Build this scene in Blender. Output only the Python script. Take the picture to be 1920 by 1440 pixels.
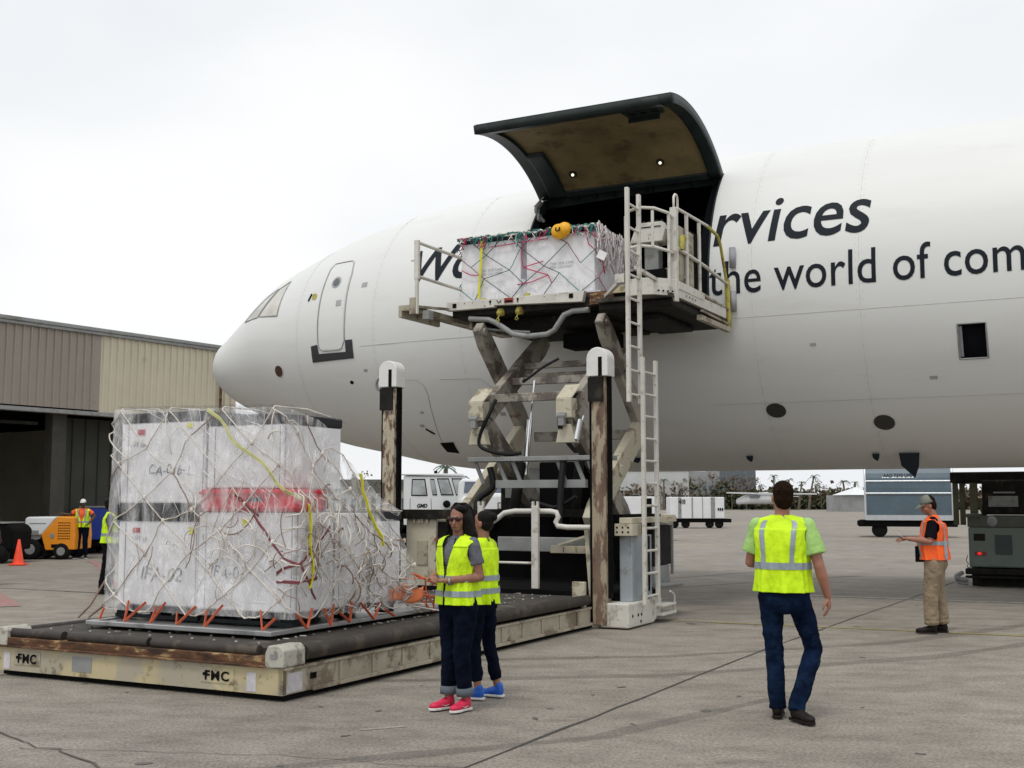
import bpy, bmesh, math, random
from mathutils import Vector, Matrix, noise
R_=math.radians
C=bpy.context.scene.collection
sc=bpy.context.scene
for o in list(bpy.data.objects): bpy.data.objects.remove(o)
# ---------------- camera, world, sun, exposure ----------------
TH=R_(27.32)
cam=bpy.data.cameras.new('camera'); co=bpy.data.objects.new('camera',cam); C.objects.link(co)
co.location=(0,0,1.68); co.rotation_euler=(R_(90)+math.atan(220/2200),0,0)
cam.sensor_width=36; cam.lens=36*2200/1920; cam.clip_start=.1; cam.clip_end=3000
sc.camera=co
w=bpy.data.worlds.new('World'); sc.world=w; w.use_nodes=True
nt=w.node_tree; N=nt.nodes; L=nt.links
bg=N['Background']; bg.inputs[1].default_value=0.1
SUN_EL,SUN_AZ=R_(64),R_(205)     # azimuth clockwise from +Y: behind the camera, a little left
sky=N.new('ShaderNodeTexSky'); sky.sky_type='NISHITA'; sky.sun_disc=False
sky.sun_elevation=SUN_EL; sky.sun_rotation=SUN_AZ; sky.dust_density=3
tc=N.new('ShaderNodeTexCoord'); mp=N.new('ShaderNodeMapping'); mp.inputs['Scale'].default_value=(1,1,2.2)
ns=N.new('ShaderNodeTexNoise'); ns.inputs['Scale'].default_value=2.0; ns.inputs['Detail'].default_value=7; ns.inputs['Roughness'].default_value=.45
cr=N.new('ShaderNodeValToRGB')
cr.color_ramp.elements[0].position=.38; cr.color_ramp.elements[0].color=(.91,.93,.96,1)
cr.color_ramp.elements[1].position=.62; cr.color_ramp.elements[1].color=(1.06,1.07,1.07,1)
ml=N.new('ShaderNodeVectorMath'); ml.operation='SCALE'; ml.inputs['Scale'].default_value=9.9
mx=N.new('ShaderNodeMix'); mx.data_type='RGBA'; mx.inputs[0].default_value=.94
L.new(tc.outputs['Generated'],mp.inputs[0]); L.new(mp.outputs[0],ns.inputs['Vector']); L.new(ns.outputs[0],cr.inputs[0])
L.new(cr.outputs[0],ml.inputs[0]); L.new(sky.outputs[0],mx.inputs[6]); L.new(ml.outputs[0],mx.inputs[7]); L.new(mx.outputs[2],bg.inputs[0])
sl=bpy.data.lights.new('sun','SUN'); sl.energy=1.35; sl.angle=R_(14); sl.color=(1,.97,.92)
so=bpy.data.objects.new('sun',sl); C.objects.link(so)
sd=Vector((math.sin(SUN_AZ)*math.cos(SUN_EL),math.cos(SUN_AZ)*math.cos(SUN_EL),math.sin(SUN_EL)))
so.rotation_euler=sd.to_track_quat('Z','Y').to_euler(); so.location=(0,-5,30)
sc.view_settings.view_transform='Standard'; sc.view_settings.look='None'; sc.view_settings.exposure=0; sc.view_settings.gamma=1
sc.render.engine='CYCLES'

# ---------------- helpers ----------------
rnd=random.Random(7)
def F2W(s,p,z=0): # aircraft frame -> world
    return Vector((s*math.cos(TH)+p*math.sin(TH), -s*math.sin(TH)+p*math.cos(TH), z))
BASE={}
def tag(o,label,cat,group=None,kind=None):
    if label: o['label']=label
    if cat: o['category']=cat
    if group: o['group']=group
    if kind: o['kind']=kind
    return o
def thing(name,label,cat,loc=(0,0,0),rotz=0,group=None,spz=None):
    o=bpy.data.objects.new(name,None); C.objects.link(o); o.empty_display_size=.3
    if spz is not None:
        o.location=F2W(*spz); o.rotation_euler=(0,0,-TH); BASE[o.name]=Vector(spz)
    else:
        o.location=loc; o.rotation_euler=(0,0,rotz); BASE[o.name]=Vector((0,0,0))
    return tag(o,label,cat,group)
class MB:
    def __init__(s,off=None):
        s.off=Vector(off) if off else None; s.v=[];s.f=[];s.m=[];s.sm=[]
    def add(s,vs,fs,mi=0,smooth=False):
        n=len(s.v); s.v+= [Vector(q) for q in vs]; s.f+=[tuple(i+n for i in f) for f in fs]
        s.m+=[mi]*len(fs); s.sm+=[smooth]*len(fs); return s
    def box(s,a,b,mi=0,M=None):
        x0,y0,z0=[min(a[i],b[i]) for i in range(3)];x1,y1,z1=[max(a[i],b[i]) for i in range(3)]
        vs=[Vector(q) for q in((x0,y0,z0),(x1,y0,z0),(x1,y1,z0),(x0,y1,z0),(x0,y0,z1),(x1,y0,z1),(x1,y1,z1),(x0,y1,z1))]
        if M: vs=[M@q for q in vs]
        return s.add(vs,[(0,3,2,1),(4,5,6,7),(0,1,5,4),(1,2,6,5),(2,3,7,6),(3,0,4,7)],mi)
    def beam(s,a,b,wx,wz,up=(0,0,1),mi=0,ext=0):
        a=Vector(a);b=Vector(b);d=(b-a).normalized();a=a-d*ext;b=b+d*ext
        up=Vector(up); x=d.cross(up)
        if x.length<1e-4: x=d.cross(Vector((0,1,0)))
        x.normalize(); u=x.cross(d).normalized()
        vs=[]
        for c in(a,b):
            for i,j in((-1,-1),(1,-1),(1,1),(-1,1)): vs.append(c+x*wx/2*i+u*wz/2*j)
        return s.add(vs,[(0,3,2,1),(4,5,6,7),(0,1,5,4),(1,2,6,5),(2,3,7,6),(3,0,4,7)],mi)
    def tube(s,pts,r,n=8,mi=0,cap=True,rs=None):
        pts=[Vector(p) for p in pts]; m=len(pts); vs=[];prev=None
        for i in range(m):
            d=(pts[min(i+1,m-1)]-pts[max(i-1,0)])
            d=d.normalized() if d.length>1e-9 else Vector((0,0,1))
            if prev is None:
                x=d.cross(Vector((0,0,1)))
                if x.length<.05: x=d.cross(Vector((0,1,0)))
            else: x=prev-d*prev.dot(d)
            x.normalize(); prev=x; y=d.cross(x)
            rr=rs[i] if rs else r
            for k in range(n):
                a=2*math.pi*k/n; vs.append(pts[i]+(x*math.cos(a)+y*math.sin(a))*rr)
        fs=[]
        for i in range(m-1):
            for k in range(n):
                fs.append((i*n+k,i*n+(k+1)%n,(i+1)*n+(k+1)%n,(i+1)*n+k))
        s.add(vs,fs,mi,True)
        if cap:
            s.add(vs[:n],[tuple(range(n))[::-1]],mi); s.add(vs[-n:],[tuple(range(n))],mi)
        return s
    def lathe(s,prof,c=(0,0,0),axis=(0,0,1),n=20,mi=0,smooth=True):
        c=Vector(c);q=Vector((0,0,1)).rotation_difference(Vector(axis).normalized()); vs=[]
        for r,h in prof:
            for k in range(n):
                a=2*math.pi*k/n; vs.append(c+q@Vector((r*math.cos(a),r*math.sin(a),h)))
        fs=[(i*n+k,i*n+(k+1)%n,(i+1)*n+(k+1)%n,(i+1)*n+k) for i in range(len(prof)-1) for k in range(n)]
        return s.add(vs,fs,mi,smooth)
    def disc(s,c,axis,r,n=20,mi=0,t=.01):
        return s.lathe([(0.0001,0),(r,0),(r,t),(0.0001,t)],c,axis,n,mi,False)
    def cap(s,a,ra,b,rb,n=14,flat=False):
        a=Vector(a);b=Vector(b);d=b-a;l=max(d.length,1e-4)
        pr=[]
        if flat: pr=[(.0005,0),(ra,0),(rb,l),(.0005,l)]
        else:
            for i in range(5): t=math.pi/2*(1-i/4); pr.append((max(ra*math.cos(t),.0005),-ra*math.sin(t)))
            for i in range(5): t=math.pi/2*i/4; pr.append((max(rb*math.cos(t),.0005),l+rb*math.sin(t)))
        return s.lathe(pr,a,d if d.length>1e-4 else (0,0,1),n)
    def ell(s,c,r,M=None,n=16,m=10):
        vs=[];fs=[]
        for i in range(m+1):
            t=math.pi*i/m
            for k in range(n):
                a=2*math.pi*k/n; q=Vector((r[0]*math.sin(t)*math.cos(a),r[1]*math.sin(t)*math.sin(a),r[2]*math.cos(t)))
                if M: q=M@q
                vs.append(Vector(c)+q)
        for i in range(m):
            for k in range(n): fs.append((i*n+k,(i+1)*n+k,(i+1)*n+(k+1)%n,i*n+(k+1)%n))
        return s.add(vs,fs,0,True)
    def prism(s,poly,d,M=None,mi=0):
        # poly: list of 3D points (planar), d: extrusion vector
        n=len(poly); d=Vector(d); a=[Vector(q) for q in poly]; vs=a+[q+d for q in a]
        if M: vs=[M@q for q in vs]
        fs=[tuple(range(n))[::-1],tuple(range(n,2*n))]+[(i,(i+1)%n,(i+1)%n+n,i+n) for i in range(n)]
        return s.add(vs,fs,mi)
    def grid(s,fn,nu,nv,mi=0,smooth=True,keep=None):
        vs=[fn(i/nu,j/nv) for j in range(nv+1) for i in range(nu+1)]
        fs=[]
        for j in range(nv):
            for i in range(nu):
                if keep and not keep((i+.5)/nu,(j+.5)/nv): continue
                a=j*(nu+1)+i; fs.append((a,a+1,a+nu+2,a+nu+1))
        return s.add(vs,fs,mi,smooth)
    def build(s,name,mats,parent=None,bevel=0,solid=0,remesh=0,smooth_it=0,disp=0,base=None,rotz=None,spz=None,fixn=True,weld=False):
        me=bpy.data.meshes.new(name)
        off=Vector((0,0,0))
        if parent is not None:
            r=parent
            while r.parent: r=r.parent
            off=BASE.get(r.name,off)
        elif spz is not None: off=Vector(spz)
        elif base is not None: off=Vector(base)
        if s.off: off=off-s.off
        me.from_pydata([tuple(q-off) for q in s.v],[],s.f)
        if not isinstance(mats,(list,tuple)): mats=[mats]
        for m in mats: me.materials.append(m)
        me.polygons.foreach_set('material_index',s.m); me.polygons.foreach_set('use_smooth',s.sm)
        if fixn or weld:
            b=bmesh.new(); b.from_mesh(me)
            if weld: bmesh.ops.remove_doubles(b,verts=b.verts,dist=1e-4)
            if fixn: bmesh.ops.recalc_face_normals(b,faces=b.faces)
            b.to_mesh(me); b.free()
        me.update()
        o=bpy.data.objects.new(name,me); C.objects.link(o)
        if parent is not None: o.parent=parent
        elif spz is not None: o.location=F2W(*spz); o.rotation_euler=(0,0,-TH); BASE[o.name]=Vector(spz)
        elif base is not None: o.location=base
        if rotz is not None: o.rotation_euler=(0,0,rotz)
        if remesh:
            r=o.modifiers.new('r','REMESH'); r.mode='VOXEL'; r.voxel_size=remesh; r.use_smooth_shade=True
            if smooth_it:
                q=o.modifiers.new('s','SMOOTH'); q.factor=.5; q.iterations=smooth_it
        if disp:
            t=bpy.data.textures.get('folds') or bpy.data.textures.new('folds','CLOUDS'); t.noise_scale=.085; t.noise_depth=3
            q=o.modifiers.new('d','DISPLACE'); q.texture=t; q.strength=disp; q.mid_level=.5; q.texture_coords='LOCAL'
        if solid: q=o.modifiers.new('so','SOLIDIFY'); q.thickness=solid; q.offset=0
        if bevel:
            q=o.modifiers.new('b','BEVEL'); q.width=bevel; q.segments=2; q.limit_method='ANGLE'; q.angle_limit=R_(40)
        return o
def _parts(s,name,mats,parent,**k):
    par=list(range(len(s.v)))
    def fd(i):
        while par[i]!=i: par[i]=par[par[i]]; i=par[i]
        return i
    hh={}
    for i,q in enumerate(s.v):
        key=(round(q.x,4),round(q.y,4),round(q.z,4))
        if key in hh: par[fd(i)]=fd(hh[key])
        else: hh[key]=i
    for f in s.f:
        for i in f[1:]: par[fd(i)]=fd(f[0])
    gr={}
    for n,f in enumerate(s.f): gr.setdefault(fd(f[0]),[]).append(n)
    out=[]
    for fl in gr.values():
        m=MB(s.off); mp={}
        for n in fl:
            for i in s.f[n]:
                if i not in mp: mp[i]=len(m.v); m.v.append(s.v[i])
            m.f.append(tuple(mp[i] for i in s.f[n])); m.m.append(s.m[n]); m.sm.append(s.sm[n])
        out.append(m.build(name,mats,parent,**k))
    return out
MB.parts=_parts
def col(c): return tuple(c)+(1,) if len(c)==3 else c
MATS={}
def mat(name,c,rough=.6,metal=0,var=.12,scale=4,dirt=None,dirt2=None,bump=0,bscale=40,emit=0,stretch=(1,1,1),alpha=None,spec=.5,coat=0):
    """dirt: (colour, threshold, scale, strength); noise-driven, in object space"""
    if name in MATS: return MATS[name]
    m=bpy.data.materials.new(name); m.use_nodes=True; nt=m.node_tree; N=nt.nodes; L=nt.links
    b=N['Principled BSDF']; b.inputs['Roughness'].default_value=rough; b.inputs['Metallic'].default_value=metal
    b.inputs['Specular IOR Level'].default_value=spec; b.inputs['Coat Weight'].default_value=coat
    tc=N.new('ShaderNodeTexCoord'); mp=N.new('ShaderNodeMapping'); mp.inputs['Scale'].default_value=stretch
    L.new(tc.outputs['Object'],mp.inputs[0])
    def nz(sc_,det=5,ro=.6):
        n=N.new('ShaderNodeTexNoise'); n.inputs['Scale'].default_value=sc_; n.inputs['Detail'].default_value=det; n.inputs['Roughness'].default_value=ro
        L.new(mp.outputs[0],n.inputs['Vector']); return n
    n1=nz(scale)
    r=N.new('ShaderNodeValToRGB'); e=r.color_ramp.elements
    e[0].position=.3; e[0].color=col([max(x*(1-var*1.5),0) for x in c[:3]]); e[1].position=.7; e[1].color=col([min(x*(1+var),1) for x in c[:3]])
    L.new(n1.outputs[0],r.inputs[0]); out=r.outputs[0]
    for i,d in enumerate([dirt,dirt2]):
        if not d: continue
        dc,th,ds,st=d
        n2=nz(ds,8,.65); rr=N.new('ShaderNodeValToRGB'); rr.color_ramp.elements[0].position=th; rr.color_ramp.elements[0].color=(0,0,0,1)
        rr.color_ramp.elements[1].position=min(th+.08,1); rr.color_ramp.elements[1].color=(st,st,st,1)
        L.new(n2.outputs[0],rr.inputs[0]); x=N.new('ShaderNodeMix'); x.data_type='RGBA'; x.inputs[7].default_value=col(dc)
        L.new(rr.outputs[0],x.inputs[0]); L.new(out,x.inputs[6]); out=x.outputs[2]
    L.new(out,b.inputs['Base Color'])
    if bump:
        n3=nz(bscale,6); bp=N.new('ShaderNodeBump'); bp.inputs['Strength'].default_value=bump; bp.inputs['Distance'].default_value=.02
        L.new(n3.outputs[0],bp.inputs['Height']); L.new(bp.outputs[0],b.inputs['Normal'])
    if emit: b.inputs['Emission Color'].default_value=col(c); b.inputs['Emission Strength'].default_value=emit
    if alpha is not None: b.inputs['Alpha'].default_value=alpha
    MATS[name]=m; return m
_tc={}
def text2d(s,size=1,bold=0,shear=0,space=1):
    """text as 2D verts/faces, baseline at y=0, left edge at x=0"""
    cu=bpy.data.curves.new('t','FONT'); cu.body=s; cu.size=size; cu.offset=bold; cu.shear=shear; cu.space_character=space; cu.resolution_u=4
    o=bpy.data.objects.new('t',cu); C.objects.link(o)
    dg=bpy.context.evaluated_depsgraph_get(); dg.update()
    me=bpy.data.meshes.new_from_object(o.evaluated_get(dg))
    vs=[(v.co.x,v.co.y) for v in me.vertices]; fs=[tuple(p.vertices) for p in me.polygons]
    bpy.data.objects.remove(o); bpy.data.curves.remove(cu); bpy.data.meshes.remove(me)
    x0=min(v[0] for v in vs); return [(x-x0,y) for x,y in vs],fs
def text_obj(s,size,fn,m,parent,name='lettering',bold=0,shear=0,width=None,cuts=0,space=1,height=None,**k):
    vs,fs=text2d(s,size,bold,shear,space)
    W=max(v[0] for v in vs); H=max(v[1] for v in vs)
    if width: vs=[(x*width/W,y) for x,y in vs]
    if height: vs=[(x,y*height/H) for x,y in vs]
    b=bmesh.new(); bv=[b.verts.new((x,y,0)) for x,y in vs]
    for f in fs:
        try: b.faces.new([bv[i] for i in f])
        except ValueError: pass
    if cuts:
        y=min(v[1] for v in vs)+cuts
        while y<max(v[1] for v in vs):
            bmesh.ops.bisect_plane(b,geom=b.verts[:]+b.edges[:]+b.faces[:],plane_co=(0,y,0),plane_no=(0,1,0)); y+=cuts
    b.verts.index_update()
    mb=MB(); mb.add([fn(v.co.x,v.co.y) for v in b.verts],[tuple(v.index for v in f.verts) for f in b.faces]); b.free()
    return mb.build(name,m,parent,fixn=False,**k)
def interp(kx,ky,x):
    n=len(kx); h=[kx[i+1]-kx[i] for i in range(n-1)]; dl=[(ky[i+1]-ky[i])/h[i] for i in range(n-1)]
    m=[dl[0]]+[0 if dl[i-1]*dl[i]<=0 else 2*dl[i-1]*dl[i]/(dl[i-1]+dl[i]) for i in range(1,n-1)]+[0]
    i=0
    while i<n-2 and x>=kx[i+1]: i+=1
    t=min(max((x-kx[i])/h[i],0),1)
    return ky[i]*(2*t**3-3*t*t+1)+h[i]*m[i]*(t**3-2*t*t+t)+ky[i+1]*(3*t*t-2*t**3)+h[i]*m[i+1]*(t**3-t*t)

# ---------------- materials ----------------
DIRT=(.10,.085,.06); RUST=(.16,.06,.02)
M_white=mat('aircraft_white_paint',(.69,.70,.685),.52,0,.02,.7,dirt=((.50,.48,.43),.58,.9,.12),stretch=(.5,1,2.5),coat=0)
M_navy=mat('lettering_dark_blue',(.006,.010,.016),.6,0,.05,spec=.2)
M_scuff=mat('scuff_plate_black',(.03,.032,.036),.6)
M_line=mat('panel_line_grey',(.35,.36,.36),.6)
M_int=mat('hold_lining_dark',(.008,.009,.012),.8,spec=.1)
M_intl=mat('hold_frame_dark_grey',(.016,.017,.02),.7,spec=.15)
M_dgreen=mat('door_rim_dark_green',(.018,.028,.027),.5,0,.3,3,spec=.3)
M_tan=mat('door_lining_tan',(.235,.18,.08),.8,0,.25,1.5,dirt=((.10,.06,.03),.55,2.5,.6),dirt2=((.30,.17,.12),.6,.8,.5))
M_cream=mat('loader_cream_paint',(.52,.48,.37),.6,0,.1,3,dirt=((.18,.13,.08),.54,3,.8),dirt2=(RUST,.66,7,.9),bump=.15,bscale=25)
M_creamd=mat('loader_cream_grimy',(.40,.36,.28),.6,0,.15,2,dirt=((.16,.12,.08),.50,3,.85),dirt2=((.12,.06,.03),.6,5,.9),bump=.2,bscale=20)
M_yellow_cream=mat('loader_panel_yellowed',(.50,.43,.26),.55,0,.1,1.5,dirt=((.36,.33,.27),.44,2.2,.8),dirt2=((.12,.085,.045),.56,5,.75))
M_grime=mat('greasy_dark_metal',(.014,.013,.011),.7,0,.4,6,dirt=((.055,.045,.032),.58,4,.6),spec=.2)
M_roller=mat('rubber_roller_brown_black',(.028,.022,.018),.6,0,.25,5,dirt=((.11,.085,.06),.55,3,.5))
M_rust=mat('rusty_steel',(.13,.06,.028),.8,.2,.5,5,dirt=((.45,.33,.16),.56,5,.8),dirt2=((.03,.015,.01),.55,3,.8),bump=.4,stretch=(1,1,3))
M_post=mat('mast_cream_with_rust_chips',(.48,.42,.31),.6,0,.1,3,dirt=((.10,.045,.025),.50,8,.95),dirt2=((.05,.028,.018),.53,3,.9),stretch=(2,2,.7),bump=.2)
M_postr=mat('mast_brown_rust',(.15,.098,.068),.8,0,.3,3,dirt=((.38,.32,.23),.48,5,.85),dirt2=((.05,.025,.02),.62,7,.9),stretch=(2,2,.6),bump=.2)
M_capw=mat('mast_cap_white',(.70,.70,.68),.45,0,.05,3,dirt=((.3,.27,.22),.62,8,.6))
M_cast=mat('casting_dirty_cream',(.46,.45,.39),.6,0,.1,5,dirt=((.16,.13,.1),.52,9,.8),dirt2=(RUST,.62,14,.8))
M_deck=mat('deck_plate_dark',(.04,.034,.028),.8,0,.3,4,dirt=((.13,.11,.085),.55,2.5,.6),bump=.2)
M_caster=mat('caster_worn_steel',(.26,.25,.23),.45,.6,.5,9)
M_lwhite=mat('loader_white_paint',(.60,.585,.53),.55,0,.08,3,dirt=((.25,.20,.14),.56,5,.6),dirt2=(RUST,.63,11,.85))
M_lgrey=mat('loader_grey_paint',(.26,.27,.265),.6,0,.12,3,dirt=((.15,.13,.1),.56,4,.7))
M_chrome=mat('ram_chrome',(.75,.76,.78),.12,1,.03)
M_black=mat('black_rubber_hose',(.008,.008,.009),.6,0,.2,spec=.25)
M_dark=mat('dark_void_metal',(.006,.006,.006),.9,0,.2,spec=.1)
M_yel=mat('faded_yellow_paint',(.42,.38,.07),.6,0,.15,5,dirt=(RUST,.55,6,.8))
M_bump=mat('bumper_pad_grey',(.30,.30,.33),.7)
M_crate=mat('crate_white_plastic',(.77,.77,.79),.5,0,.04,2,dirt=((.5,.48,.47),.58,3,.5))
M_crateE=mat('crate_edge_seam',(.30,.30,.31),.6)
M_blackpl=mat('black_plastic_pallet',(.007,.010,.012),.6,spec=.2)
M_lid=mat('dark_crate_lid',(.018,.02,.024),.55,0,.2,spec=.3)
M_red=mat('red_crate_plastic',(.60,.008,.03),.45,0,.15,2)
M_alu=mat('aluminium_sheet',(.55,.56,.56),.35,.9,.1,3,dirt=((.2,.2,.2),.55,4,.5))
M_marker=mat('marker_ink',(.16,.16,.18),.6)
M_print=mat('printed_text_grey',(.30,.36,.38),.6)
M_neto=mat('net_orange_strap',(.60,.12,.05),.7)
M_netw=mat('net_cord_off_white',(.66,.62,.56),.8,0,.15,8,dirt=((.32,.24,.18),.55,3,.7))
M_netb=mat('net_cord_brown',(.28,.19,.15),.8,0,.2,8)
M_netr=mat('net_cord_maroon',(.20,.05,.06),.8)
M_nett=mat('net_cord_teal',(.03,.20,.17),.8)
M_netd=mat('net_cord_dark_green',(.02,.07,.07),.7)
M_netp=mat('net_cord_crimson',(.50,.03,.12),.7)
M_neth=mat('net_cord_pale_pink',(.75,.68,.70),.8)
M_ytapep=mat('pale_yellow_strap',(.66,.66,.30),.55,0,.2,6)
M_ytape=mat('yellow_strap',(.72,.68,.02),.55,0,.15,4)
M_amber=mat('yellow_tensioner_bag',(.85,.42,.01),.5,0,.1)
M_viz=mat('hi_vis_yellow_green',(.58,.86,.0),.7,0,.10,5,bump=.7,bscale=9)
M_vizo=mat('hi_vis_orange',(1.0,.12,.01),.6,0,.08,6,bump=.3,bscale=14)
M_refl=mat('reflective_tape_grey',(.27,.32,.36),.4,0,.08,20)
M_skin1=mat('skin_tan',(.27,.125,.08),.6,0,.15,14,bump=.15,bscale=60)
M_skin2=mat('skin_brown',(.22,.11,.07),.55,0,.08,8)
M_skin3=mat('skin_dark',(.06,.03,.02),.55,0,.08,8)
M_skin4=mat('skin_ruddy',(.34,.15,.10),.55,0,.08,8)
M_hair=mat('hair_dark_brown',(.006,.0035,.0025),.6,0,.5,30,bump=.9,bscale=60,stretch=(1.4,1.4,.12),spec=.18)
M_hair2=mat('hair_short_brown',(.020,.010,.006),.85,0,.4,40,bump=.8,bscale=110,spec=.06)
M_jean=mat('denim_dark_blue',(.0035,.006,.016),.95,0,.4,7,bump=.3,bscale=60,spec=.08)
M_jean2=mat('denim_mid_blue',(.004,.011,.033),.95,0,.5,6,bump=.3,bscale=60,dirt=((.010,.026,.06),.5,9,.5),spec=.08)
M_blackc=mat('black_cloth',(.006,.006,.009),.95,0,.2,8,bump=.2,spec=.08)
M_khaki=mat('khaki_cloth',(.26,.20,.13),.85,0,.15,7,bump=.35,bscale=25)
M_tshirt=mat('heather_grey_cloth',(.11,.115,.14),.85,0,.15,30,bump=.2)
M_navyc=mat('navy_cloth',(.014,.017,.032),.85,0,.15,10,bump=.2)
M_lime=mat('lime_polo_cloth',(.33,.55,.16),.8,0,.08,10,bump=.2)
M_orangec=mat('orange_cloth',(.80,.12,.03),.8,0,.1,10)
M_shoer=mat('crimson_mesh_shoe',(.62,.015,.07),.55,0,.15,20)
M_shoeb=mat('blue_mesh_shoe',(.01,.10,.50),.55,0,.15,20)
M_sole=mat('shoe_sole_white',(.7,.7,.68),.6)
M_boot=mat('boot_dark_leather',(.010,.006,.005),.6,0,.2,10,spec=.25)
M_lens=mat('sunglass_lens',(.035,.006,.01),.12)
M_cap=mat('cap_grey_green',(.16,.17,.14),.8)
M_capwh=mat('cap_white',(.7,.7,.66),.8)
M_paper=mat('white_paper',(.85,.85,.85),.7)
M_glass=mat('glass_dark',(.10,.12,.13),.12,0,.2,1)
M_glassp=mat('cockpit_glass_pale',(.56,.545,.49),.12,0,.25,1.2)
M_tyre=mat('tyre_black',(.010,.010,.010),.9,spec=.15)
M_truckw=mat('truck_white',(.72,.74,.75),.4,0,.04,2,dirt=((.45,.43,.4),.64,2,.4))
M_cargoblue=mat('container_blue_grey',(.085,.125,.155),.45,0,.12,1.2)
M_gse=mat('gse_green_grey',(.15,.19,.165),.5,0,.1,2,dirt=((.09,.1,.08),.58,2,.5))
M_cone=mat('cone_orange',(.90,.07,.02),.55)
M_gorange=mat('tug_orange',(.80,.28,.01),.5,0,.06,2)
M_blue=mat('bin_blue',(.01,.045,.33),.55,0,.15,1.5)
M_tailr=mat('tail_lamp_red',(.9,.04,.02),.3,emit=.6)
# ---------------- ground ----------------
def ground_mat():
    m=bpy.data.materials.new('tarmac_concrete'); m.use_nodes=True; nt=m.node_tree; N=nt.nodes; L=nt.links; b=N['Principled BSDF']
    tc=N.new('ShaderNodeTexCoord')
    def nz(s,d=6,r=.6,st=None):
        n=N.new('ShaderNodeTexNoise'); n.inputs['Scale'].default_value=s; n.inputs['Detail'].default_value=d; n.inputs['Roughness'].default_value=r
        mp=N.new('ShaderNodeMapping'); mp.inputs['Scale'].default_value=st or (1,1,1); mp.inputs['Rotation'].default_value=(0,0,.35 if st else 0)
        L.new(tc.outputs['Object'],mp.inputs[0]); L.new(mp.outputs[0],n.inputs['Vector']); return n.outputs[0]
    def ramp(i,a,ca,bb,cb):
        r=N.new('ShaderNodeValToRGB'); e=r.color_ramp.elements; e[0].position=a; e[0].color=col(ca); e[1].position=bb; e[1].color=col(cb); L.new(i,r.inputs[0]); return r.outputs[0]
    def mul(a,c,f=1):
        x=N.new('ShaderNodeMix'); x.data_type='RGBA'; x.blend_type='MULTIPLY'; x.inputs[0].default_value=f; L.new(a,x.inputs[6]); L.new(c,x.inputs[7]); return x.outputs[2]
    o=ramp(nz(.35),.3,(.245,.220,.186),.7,(.325,.296,.254))
    o=mul(o,ramp(nz(1.6,9,.7,(1,1.7,1)),.36,(.70,.69,.68),.6,(1.06,1.06,1.06)))
    o=mul(o,ramp(nz(38,3,.8),.36,(.55,.54,.52),.6,(1.18,1.18,1.18)))
    o=mul(o,ramp(nz(9,7,.78,(1,2.0,1)),.58,(1,1,1),.68,(.62,.60,.58)))
    o=mul(o,ramp(nz(.8,9,.72,(1,2.2,1)),.60,(1,1,1),.70,(.62,.6,.58)))
    o=mul(o,ramp(nz(.06,4,.5),.4,(.9,.9,.92),.65,(1.06,1.04,1.0)))
    L.new(o,b.inputs['Base Color']); b.inputs['Roughness'].default_value=.85
    bp=N.new('ShaderNodeBump'); bp.inputs['Strength'].default_value=.5; bp.inputs['Distance'].default_value=.015
    L.new(nz(30,6,.7),bp.inputs['Height']); L.new(bp.outputs[0],b.inputs['Normal'])
    return m
def struct(o): o['kind']='structure'; return o
g=MB(); 
xs=[-900,-60,-20,0,20,60,900]; ys=[-60,-5,10,30,80,250,1500]
for i in range(6):
    for j in range(6): g.add([(xs[i],ys[j],0),(xs[i+1],ys[j],0),(xs[i+1],ys[j+1],0),(xs[i],ys[j+1],0)],[(0,1,2,3)])
struct(g.build('tarmac_ground',ground_mat(),weld=True))
def strip(pts,wd,z,wob=0,seed=1,sub=8):
    rr=random.Random(seed); mb=MB(); L_=[]
    for a,b in zip(pts[:-1],pts[1:]):
        a=Vector(a);b=Vector(b)
        for k in range(sub): L_.append(a.lerp(b,k/sub)+Vector((rr.uniform(-wob,wob),rr.uniform(-wob,wob))))
    L_.append(Vector(pts[-1])); vs=[];n=len(L_)
    for i,q in enumerate(L_):
        d=(L_[min(i+1,n-1)]-L_[max(i-1,0)]).normalized(); nn=Vector((-d.y,d.x)); ww=wd*(rr.uniform(.55,1.3) if wob else 1)
        vs+=[(q.x+nn.x*ww/2,q.y+nn.y*ww/2,z),(q.x-nn.x*ww/2,q.y-nn.y*ww/2,z)]
    mb.add(vs,[(2*i,2*i+1,2*i+3,2*i+2) for i in range(n-1)]); return mb
M_joint=mat('joint_sealant_dark',(.06,.055,.05),.9); M_crack=mat('crack_filler',(.09,.08,.07),.9)
M_yline=mat('worn_yellow_marking',(.30,.25,.07),.8,0,.1,6,dirt=((.22,.2,.17),.52,5,.9))
M_wline=mat('worn_white_marking',(.5,.5,.47),.8,0,.1,6,dirt=((.25,.23,.2),.5,6,.9))
M_rline=mat('worn_red_marking',(.33,.15,.14),.8,0,.1,6,dirt=((.24,.2,.18),.5,3,.9))
struct(strip([(-1.6,5.2),(-.3,7.63),(2.95,13.74),(7.75,22.12),(16,37)],.028,.005,.012,3,14).build('slab_joint',M_joint))
struct(strip([(-30,34),(-9.94,23.07),(-7.42,21.75),(-3,19.4)],.05,.006,.02,4,10).build('slab_joint',M_joint))
struct(strip([(-6,10.4),(-3.73,8.75),(-2.82,7.86),(-1.9,6.6)],.018,.007,.05,5,9).build('pavement_crack',M_crack))
struct(strip([(-3.4,8.2),(-1.6,8.0),(.4,7.4),(2.2,7.3)],.008,.0045,.05,6,10).build('pavement_crack',M_crack))
struct(strip([(-2.4,17.4),(2.11,16.91),(5.14,15.53),(6.4,14.93),(9.4,13.4)],.1,.0055,0,7,3).build('yellow_taxi_line',M_yline))
struct(strip([(5.2,21.3),(7.12,20.34),(9.5,19.2)],.12,.0065,0,8,3).build('white_line',M_wline))
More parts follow.
